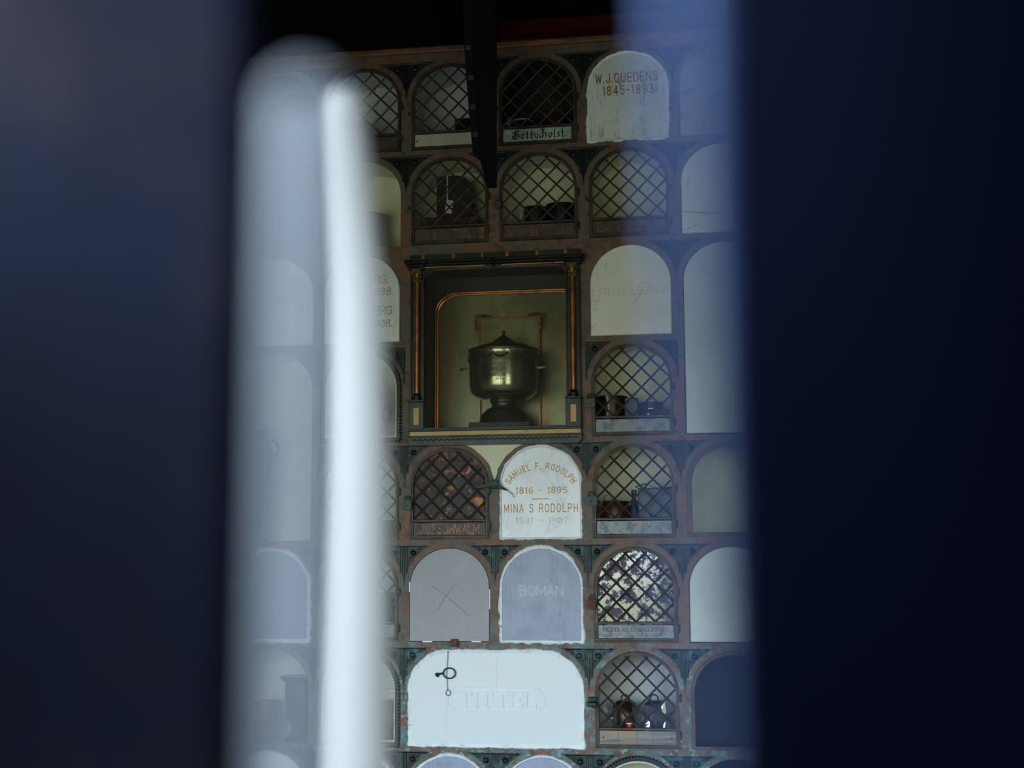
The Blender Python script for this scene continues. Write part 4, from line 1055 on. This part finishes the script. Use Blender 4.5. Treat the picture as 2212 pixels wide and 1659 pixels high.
# E4
hc = height(1325, 858, .12, E_, 4)
t = can('ribboned_tin', 'brown tin tied with a pale ribbon behind the lattice right of the shrine', 'tin', E_, 4, 1322, .12, .058, hc, 'tin_brown')
MB().tube([(-.012 + .008 * sin(i * .5), -.0595, hc - i * .0125) for i in range(10)], .0042, 6).ball((-.004, -.06, .068), .009, 8, 6, (1.4, .6, .7)).build('ribbon', 'ribbon', t)
boxy('small_box', 'blue-grey box beside the ribboned tin', 'box', E_, 4, 1366, .075, .046, .05, height(1357, 862, .085, E_, 4), 'bluegrey')
hj = height(1408, 872, .09, E_, 4)
t = thing('glass_jar', 'faceted glass jar with dark lid at the right behind the lattice right of the shrine', 'jar', stand(E_, 4, 1408, .09))
MB().lathe([(0, 0), (.043, 0), (.047, .01), (.047, hj * .7), (.04, hj * .82), (.040, hj * .86), (0, hj * .86)], n=14).build('body', 'silver', t, smooth=False)
MB().lathe([(0, hj * .84), (.043, hj * .84), (.043, hj), (.04, hj + .003), (0, hj + .003)], n=30).build('lid', 'tin_dark', t)
# E5
hu = height(1330, 1083, .10, E_, 5)
t = thing('round_urn', 'brown round urn with a glint behind the green-padlock lattice', 'urn', stand(E_, 5, 1331, .10))
MB().lathe([(0, 0), (.038, 0), (.040, .006), (.05, .04), (.055, hu * .62), (.052, hu * .85), (.046, hu * .95), (.050, hu), (0, hu)], n=36).build('body', 'darkwood', t)
MB().ring((-.028, 0, hu + .012), .012, .003, 14, 6).build('handle', 'silver_dark', t)
hx_ = height(1415, 1055, .10, E_, 5)
t = boxy('urn_box', 'large dark box under a draped pale cloth behind the green-padlock lattice', 'box', E_, 5, 1420, .11, .125, .10, hx_, 'tin_dark')
cl = MB(); n_ = 10
for i in range(n_):
    for j in range(4):
        u = -.075 + .135 * i / (n_ - 1); cl.v.append((u, -.052 + .03 * j, hx_ + .002 + .008 * sin(i * .9) * (1 if j % 2 else .4) + .014 * max(0, 1 - abs(i - 3) / 4)))
cl.f = [(i * 4 + j, (i + 1) * 4 + j, (i + 1) * 4 + j + 1, i * 4 + j + 1) for i in range(n_ - 1) for j in range(3)]
cb = cl.build('cloth', 'card'); sol = cb.modifiers.new('thickness', 'SOLIDIFY'); sol.thickness = .002
cb.location = t.location; tag(cb, 'pale cloth draped on the large dark box behind the green-padlock lattice', 'cloth')
hbt = height(1370, 1058, .07, E_, 5)
t = thing('dark_bottle', 'slim dark bottle between the round urn and the large box', 'bottle', stand(E_, 5, 1371, .07))
MB().lathe([(0, 0), (.016, 0), (.017, .004), (.017, hbt * .62), (.008, hbt * .78), (.007, hbt * .9), (.009, hbt * .91), (.009, hbt), (0, hbt)], n=20).build('body', 'tin_dark', t)
# B6
boxy('urn_box', 'grey box behind the lattice left of the X-marked board', 'box', B_, 6, 812, .10, .10, .09, height(820, 1280, .10, B_, 6), 'bluegrey')
# E7: crumpled cellophane, two urns, candle
def crumple(name, label, px, Y, wd, h, seed, m='cello'):
    rnd = random.Random(seed); mb = MB(); n_, m_ = 7, 7
    for i in range(n_):
        for j in range(m_):
            a = -1 + 2 * i / (n_ - 1); b = j / (m_ - 1)
            mb.v.append((a * wd / 2 * (.75 + .35 * b) + rnd.uniform(-.005, .005), -.022 * (1 - a * a) + rnd.uniform(-.007, .007), b * h * (1 + .1 * rnd.uniform(-1, 1))))
    mb.f = [(i * m_ + j, (i + 1) * m_ + j, (i + 1) * m_ + j + 1, i * m_ + j + 1) for i in range(n_ - 1) for j in range(m_ - 1)]
    o = mb.build(name, m, None, stand(E_, 7, px, Y), smooth=False); tag(o, label, 'wrapper', 'crumpled cellophane wrappers behind the wooden plate')
    return o
hE = lambda px, py, Y: height(px, py, Y, E_, 7)
crumple('cellophane_wrapper', 'crumpled cellophane at the far left behind the wooden plate', 1312, .06, .07, hE(1310, 1527, .06), 2)
crumple('cellophane_wrapper', 'crumpled cellophane in the middle in front of the pale urn behind the wooden plate', 1395, .045, .08, hE(1395, 1530, .05), 3)
crumple('cellophane_wrapper', 'crumpled cellophane at the far right behind the wooden plate', 1440, .06, .07, hE(1440, 1518, .06), 4)
for (nm, lb, px, py, rad, m) in (('dark_urn', 'round pale urn with a dark rim left of centre behind the wooden plate', 1352, 1513, .052, 'tin_brown'), ('dark_urn', 'round dark urn right of centre behind the wooden plate', 1415, 1513, .046, 'tin_dark')):
    h_ = hE(px, py, .14); t = thing(nm, lb, 'urn', stand(E_, 7, px, .14))
    MB().lathe([(0, 0), (rad * .6, 0), (rad * .65, .01), (rad * .9, h_ * .4), (rad, h_ * .68), (rad * .8, h_ * .92), (rad * .5, h_), (0, h_)], n=30).build('body', m, t)
    MB().ring((0, 0, h_ + .006), .014, .003, 14, 6).build('handle', 'tin_dark', t)
h_ = hE(1361, 1563, .03); t = thing('candle', 'small red candle glass behind the wooden plate', 'candle', stand(E_, 7, 1361, .03))
MB().lathe([(0, 0), (.012, 0), (.0125, .004), (.0125, h_), (.011, h_), (.011, h_ - .004), (0, h_ - .004)], n=24).build('glass', 'red', t)
MB().lathe([(.0112, h_ - .003), (.0132, h_), (.0132, h_ + .003), (0, h_ + .003)], n=24).build('rim', 'wax', t)
# B4 dark urn with finial and handles
Yb = .10; h_ = height(791, 793, Yb, B_, 4)
t = thing('lidded_urn', 'black lidded urn with pointed finial and hanging handles left of the shrine', 'urn', stand(B_, 4, 790, Yb))
MB().lathe([(0, 0), (.036, 0), (.036, .008), (.02, .018), (.018, .03), (.045, h_ * .26), (.064, h_ * .45), (.069, h_ * .56), (.060, h_ * .66), (.045, h_ * .70)], n=40).build('body', 'ebony', t)
MB().lathe([(.047, h_ * .70), (.048, h_ * .73), (.034, h_ * .78), (.014, h_ * .80), (.011, h_ * .88), (.014, h_ * .92), (.006, h_ * .96), (0, h_)], n=36).build('lid', 'ebony', t)
for sd in (-1, 1):
    mb = MB(); mb.ring((sd * .083, -.02, h_ * .37), .017, .006, 20, 8, sq=(.8, 1.75)); mb.tube([(sd * .066, -.015, h_ * .55), (sd * .078, -.02, h_ * .50)], .005, 6); mb.ball((sd * .083, -.02, h_ * .21), .006, 8, 6)
    mb.build('handle', 'tin_dark', t)
# B7 satin, box, wire
mb = MB(); n_ = 22; m_ = 22
for i in range(n_):
    for j in range(m_):
        u = -.135 + .27 * i / (n_ - 1); v = .15 + .17 * j / (m_ - 1)
        mb.v.append((u, .10 - .016 * abs(sin(u * 60 + v * 30) * cos(v * 150 - u * 40)) + .012 * sin(v * 110 + u * 30), v))
mb.f = [(i * m_ + j, (i + 1) * m_ + j, (i + 1) * m_ + j + 1, i * m_ + j + 1) for i in range(n_ - 1) for j in range(m_ - 1)]
keep = [f for f in mb.f if all((mb.v[k][0] / .139) ** 2 + (max(0, mb.v[k][2] - .195) / .13) ** 2 < 1 for k in f)]
mb.f = keep
o = mb.build('satin_lining', 'satin', None, cell(B_, 7)); tag(o, 'quilted white satin behind the black box left of the TITTEL panel', 'cloth')
boxy('urn_box', 'black box in front of quilted satin left of the TITTEL panel', 'box', B_, 7, 815, .05, .125, .06, height(835, 1514, .05, B_, 7), 'ebony')
a = loc(B_, 7, 822, 1545); b = loc(B_, 7, 840, 1572); c2 = loc(B_, 7, 857, 1577)
o = MB().tube([(a[0], .010, a[1]), ((a[0] + b[0]) / 2, .008, (a[1] + b[1]) / 2 - .004), (b[0], .008, b[1]), (c2[0], .008, c2[1])], .0009, 5).build('bright_wire', 'silver', None, cell(B_, 7))
tag(o, 'thin bright wire curving across the black box left of the TITTEL panel', 'wire')
# A5 tall niche urn
h_ = at(560, 930, .10).z - (cell(A_, 5).z - .0055)
t = thing('tall_urn', 'large dark two-handled urn in the tall niche behind the blurred rod', 'urn', stand(A_, 5, 549, .10))
MB().lathe([(0, 0), (.055, 0), (.055, .012), (.03, .03), (.026, .06), (.050, h_ * .42), (.066, h_ * .66), (.069, h_ * .78), (.056, h_ * .88), (.040, h_ * .92), (.05, h_), (0, h_)], n=40).build('body', 'tin_dark', t)
for sd in (-1, 1): MB().ring((sd * .066, 0, h_ * .84), .030, .006, 20, 8, sq=(.7, 1)).build('handle', 'tin_dark', t)
p = at(531, 988, .02); MB().ball((p.x - t.location.x, p.y - t.location.y - .0, p.z - t.location.z), .010, 12, 8, (1, .3, 1.7)).build('brass_medallion', 'brass', t)
# A7
h_ = height(572, 1513, .10, A_, 7)
t = can('copper_canister', 'copper canister with a white label in the lowest niche behind the blurred rod', 'canister', A_, 7, 573, .10, .047, h_, 'copper_can')
mb = MB(); lp = [(.0475 * cos(a), .0475 * sin(a)) for a in [radians(198 + i * 6) for i in range(8)]]
mb.add([(p[0], p[1], h_ * .42) for p in lp] + [(p[0], p[1], h_ * .93) for p in lp], [(i, i + 1, 8 + i + 1, 8 + i) for i in range(7)]); mb.build('paper_label', 'card', t)
h_ = height(655, 1460, .10, A_, 7)
t = thing('lidded_urn', 'dark footed urn right of the copper canister, behind the blurred rod', 'urn', stand(A_, 7, 652, .10))
MB().lathe([(0, 0), (.066, 0), (.066, .01), (.04, .035), (.036, .055), (.06, .085), (.064, h_ * .8), (.062, h_ * .9), (.082, h_ * .97), (.082, h_), (0, h_)], n=40).build('body', 'tin_dark', t)

# ------------------------------------------------------------------ padlocks and hardware on the front
def padlock(label, px, py, w_, h_, m, tilt=0.0, hang=.014):
    p = at(px, py, -.018); t = thing('padlock', label, 'padlock', p, 'padlocks on the lattice doors'); t.rotation_euler.y = tilt
    r_ = [( -w_ / 2, -h_ * .38), (-w_ * .3, -h_ * .5), (w_ * .3, -h_ * .5), (w_ / 2, -h_ * .38), (w_ / 2, h_ * .42), (w_ * .4, h_ * .5), (-w_ * .4, h_ * .5), (-w_ / 2, h_ * .42)]
    b = MB().prism(r_, -.006, .006).prism([(x * .93, z * .93) for x, z in r_], -.0072, .0072).build('body', m, t, smooth=False)
    MB().ring((0, -.0072, -h_ * .05), .002, .0009, 10, 5).ball((0, -.007, -h_ * .05), .0015, 6, 5).build('keyhole', 'black_letter', b)
    mb = MB(); s = w_ * .28
    mb.tube([(-s, 0, h_ * .42), (-s, 0, h_ * .5 + hang * .5)] + [(s * cos(a), 0, h_ * .5 + hang * .5 + s * .95 * sin(a)) for a in [pi - i * pi / 8 for i in range(9)]] + [(s, 0, h_ * .5 + hang * .5), (s, 0, h_ * .42)], .0021, 8)
    mb.build('shackle', m, t)
    return t
padlock('small green padlock on the ETTINGER door', 1076, 443, .021, .025, 'lock_green', hang=.008)
padlock('grey padlock on the lattice door right of the shrine', 1275, 871, .036, .034, 'lock_grey')
padlock('dark green square padlock on the SCHWALM door', 880, 1091, .033, .033, 'lock_green', .03)
padlock('weathered green padlock with thick arms right of the RODOLPH plaque', 1278.5, 1082, .040, .031, 'lock_green', -.03)
padlock('rust-brown padlock on the mirror-backed door', 1277, 1306, .033, .032, 'rust', .08)
p = at(1279, 1518, -.012); t = thing('door_latch', 'black iron latch block on the lowest lattice door beside the TITTEL panel', 'latch', p)
MB().bbox(-.013, .018, -.008, .010, .006, .020, .002).ring((.004, -.009, .012), .005, .0016, 12, 6).build('latch_plate', 'spandrel', t, smooth=False)
MB().bbox(-.016, .018, -.014, .010, -.012, .003, .003).build('latch_bolt', 'spandrel', t, smooth=False)

# bent green metal strip between the SCHWALM door and the RODOLPH plaque
base = at(1070, 1050, -.016); t = thing('bent_metal_strip', 'bent green metal strip like a bird between the SCHWALM door and RODOLPH plaque', 'metal strip', base)
def rel(px, py): p = at(px, py, -.016); return (p.x - base.x, p.z - base.z)
wing = [rel(*q) for q in ((1021, 1051.5), (1035, 1049), (1050, 1046), (1057, 1041), (1064, 1036), (1073, 1036), (1080, 1043), (1083, 1049), (1092, 1055), (1100, 1061), (1090, 1059), (1080, 1056), (1068, 1056), (1058, 1056), (1050, 1052), (1036, 1054))]
vs = [(p[0], -.006 - .010 * max(0, 1 - abs(p[0]) / .03), p[1]) for p in wing]; n_ = len(vs)
mb = MB(); tri = tessellate_polygon([[Vector((p[0], p[1], 0)) for p in wing]])
mb.add(vs + [(x, y + .003, z) for x, y, z in vs], [tuple(q) for q in tri] + [tuple(n_ + k for k in q[::-1]) for q in tri] + [(i, (i + 1) % n_, n_ + (i + 1) % n_, n_ + i) for i in range(n_)])
mb.build('sheet', 'teal_metal', t, smooth=False)
q = [rel(1098, 1060), rel(1104, 1065), rel(1108, 1068), rel(1110.5, 1075)]
MB().tube([(p[0], -.006, p[1]) for p in q], .0013, 6).build('wire_tail', 'teal_metal', t)
q0 = rel(1072, 1041); MB().tube([(q0[0], -.012, q0[1]), (q0[0], .016, q0[1])], .004, 8).build('rivet', 'teal_metal', t)

p = at(982, 1388.5, -.008); o = MB().bbox(-.0118, .0118, -.010, .006, -.0125, .0125, .003).build('square_nut', 'rust', None, p); tag(o, 'rusty square nut below the grey board marked with an X', 'nut')
# wire and ring hanging on the TITTEL panel
base = at(967, 1410, -.007); t = thing('wire_hanger', 'dark wire with loop and iron ring hanging on the white TITTEL panel', 'wire hanger', base)
def rel(px, py): p = at(px, py, -.007); return (p.x - base.x, -.002, p.z - base.z)
q = [rel(968, 1408), rel(967.5, 1420), rel(965.5, 1444), rel(965, 1460), rel(966, 1475), rel(967, 1490)]
mb = MB().tube(q, .0010, 6); c_ = rel(968.5, 1496.5); mb.ring(c_, .0088, .0011, 20, 6, sq=(.95, 1.1)); mb.ball((q[0][0], -.001, q[0][2]), .0022, 8, 6); mb.build('wire', 'wire', t)
c_ = rel(971, 1454); mb = MB().ring((c_[0], -.005, c_[2]), .0215, .0024, 28, 8, sq=(1, .84))
h0 = rel(945, 1457); h1 = rel(953, 1455); mb.tube([(h0[0], -.005, h0[2]), (h1[0], -.005, h1[2]), (c_[0] - .019, -.005, c_[2] + .001)], .003, 8, taper=[.0038, .0032, .0036]); mb.ball((h0[0], -.006, h0[2]), .0072, 12, 8)
mb.ball((h0[0] + .002, -.006, h0[2] - .006), .0035, 8, 6)
mb.build('iron_ring', 'wire', t)

# hanging black bracket in front of the top niches
YH = -.30
def hp(px, py): p = at(px, py, YH); return (p.x, p.z)
zc_ = 3.95
q = [hp(1021, 95), hp(1028, 240), hp(1037, 345), hp(1052, 404), hp(1072, 404), hp(1072, 300), hp(1072, 95)]
topx = hp(1019, 0); topr = hp(1072, 0)
poly = [(topx[0], zc_ - .001)] + q + [(topr[0], zc_ - .001)]
ref = Vector((q[3][0], YH, q[3][1]))
t = thing('hanging_bracket', 'black steel bracket hanging from the ceiling before the two upper niche rows', 'bracket', ref)
MB().prism([(x - ref.x, z - ref.z) for x, z in poly], -.004, .012).build('plate', 'hanger', t, smooth=False)
q2 = [hp(1002, 95), hp(1008, 180), hp(1021, 330), hp(1037, 345), hp(1028, 240), hp(1021, 95)]
tl2, tr2 = hp(999, 0), hp(1019, 0)
poly = [(tl2[0], zc_ - .001)] + q2 + [(tr2[0], zc_ - .001)]
sp2 = MB().prism([(x - ref.x, z - ref.z) for x, z in poly], .0, .012).build('perforated_strip', 'hanger_strip', t, smooth=False)
mb = MB()
for (px, py) in ((1011, 103), (1017, 168), (1022, 231), (1027, 290)):
    p = hp(px, py); MB().bbox(p[0] - ref.x - .010, p[0] - ref.x + .010, -.0006, .004, p[1] - ref.z - .009, p[1] - ref.z + .009, .0003).build('slot', 'hanger_hole', sp2, smooth=False)

# ------------------------------------------------------------------ the gate close to the camera
def fg(px, py, d):          # point at forward distance d from the camera
    return CAM + (RC @ Vector(((px - 1106.0) / F_PX, 1.0, (829.5 - py) / F_PX))) * d
def foot(px, d): p = fg(px, 829, d); return p.x, p.y
x_, y_ = foot(500, .50)
mb = MB(); mb.bbox(.325, x_, y_, y_ + .035, .01, 2.30, .004)
struct(mb.build('door_1', 'leaf', smooth=False), 'dark painted door leaf close to the camera, blurred, filling the left of the picture')
# pale post standing inside the doorway
d = 1.0; zt = fg(700, 140, d).z
pts = [(690, 140), (717, 400), (739, 620), (758, 1000), (774, 1659)]
wd = [.0135, .0162, .0184, .0206, .0233]
mb = MB(); tube = []; tp = []
p0 = fg(640, 150, d)
for (px, py), w_ in zip(pts, wd):
    p = fg(px, py, d); tube.append(p); tp.append(w_)
pb = tube[-1]; x_, y_ = pb.x, pb.y
tube = [Vector((p.x, y_, p.z)) for p in tube]
tube.append(Vector((pb.x + .004, y_, .0))); tp.append(.02)
t = thing('gate_post', 'white tapering post, heavily blurred, left of the centre of the picture', 'post', (pb.x, y_, 0))
mb.tube([v - Vector((pb.x, y_, 0)) for v in tube], .012, 20, taper=tp)
mb.ball((tube[0].x - pb.x, 0, tube[0].z), .0095, 16, 8, (1, 1, .7))
mb.build('shaft', 'pale_white', t)
# pale rod nearer the lens
d = .34; p = fg(660, 228, d); pb = fg(640, 1200, d)
o = MB().tube([(0, 0, 0), (0, 0, p.z)], .0067, 16).ball((0, 0, p.z), .0067, 12, 8).build('gate_rod', 'pale_grey', None, (p.x, p.y, 0))
tag(o, 'thin pale rod very near the lens, a see-through veil left of the white post', 'rod', 'gate rods near the lens')
d = .275; p = fg(1478, 100, d)
zr = [0, 1.40, 1.46, 1.50, 1.54, 1.57, 1.60, 1.63, 2.3]  # radius shrinks downward to imitate light fading along the rod
o = MB().tube([(0, 0, z) for z in zr], .003, 16, taper=[.0012, .0013, .0014, .0016, .0020, .0025, .0032, .0036, .0040]).build('gate_taper_rod', 'pale_blue', None, (p.x, p.y, 0))
tag(o, 'thin pale blue rod very near the lens, a blue veil left of the navy column, tapered to imitate fading light', 'spike', 'gate rods near the lens')

# navy round column on the right
d = .42; rad = .085; p = fg(1562, 829, d)
axis = Vector((cos(YAW), sin(YAW), 0))
c_ = Vector((p.x, p.y, 0)) + axis * rad
o = MB().lathe([(0, 0), (rad, 0), (rad, 2.34), (0, 2.34)], n=64).build('gate_column', 'navy', None, (c_.x, c_.y, .002))
tag(o, 'navy round column close to the camera, blurred, filling the right of the picture', 'column')
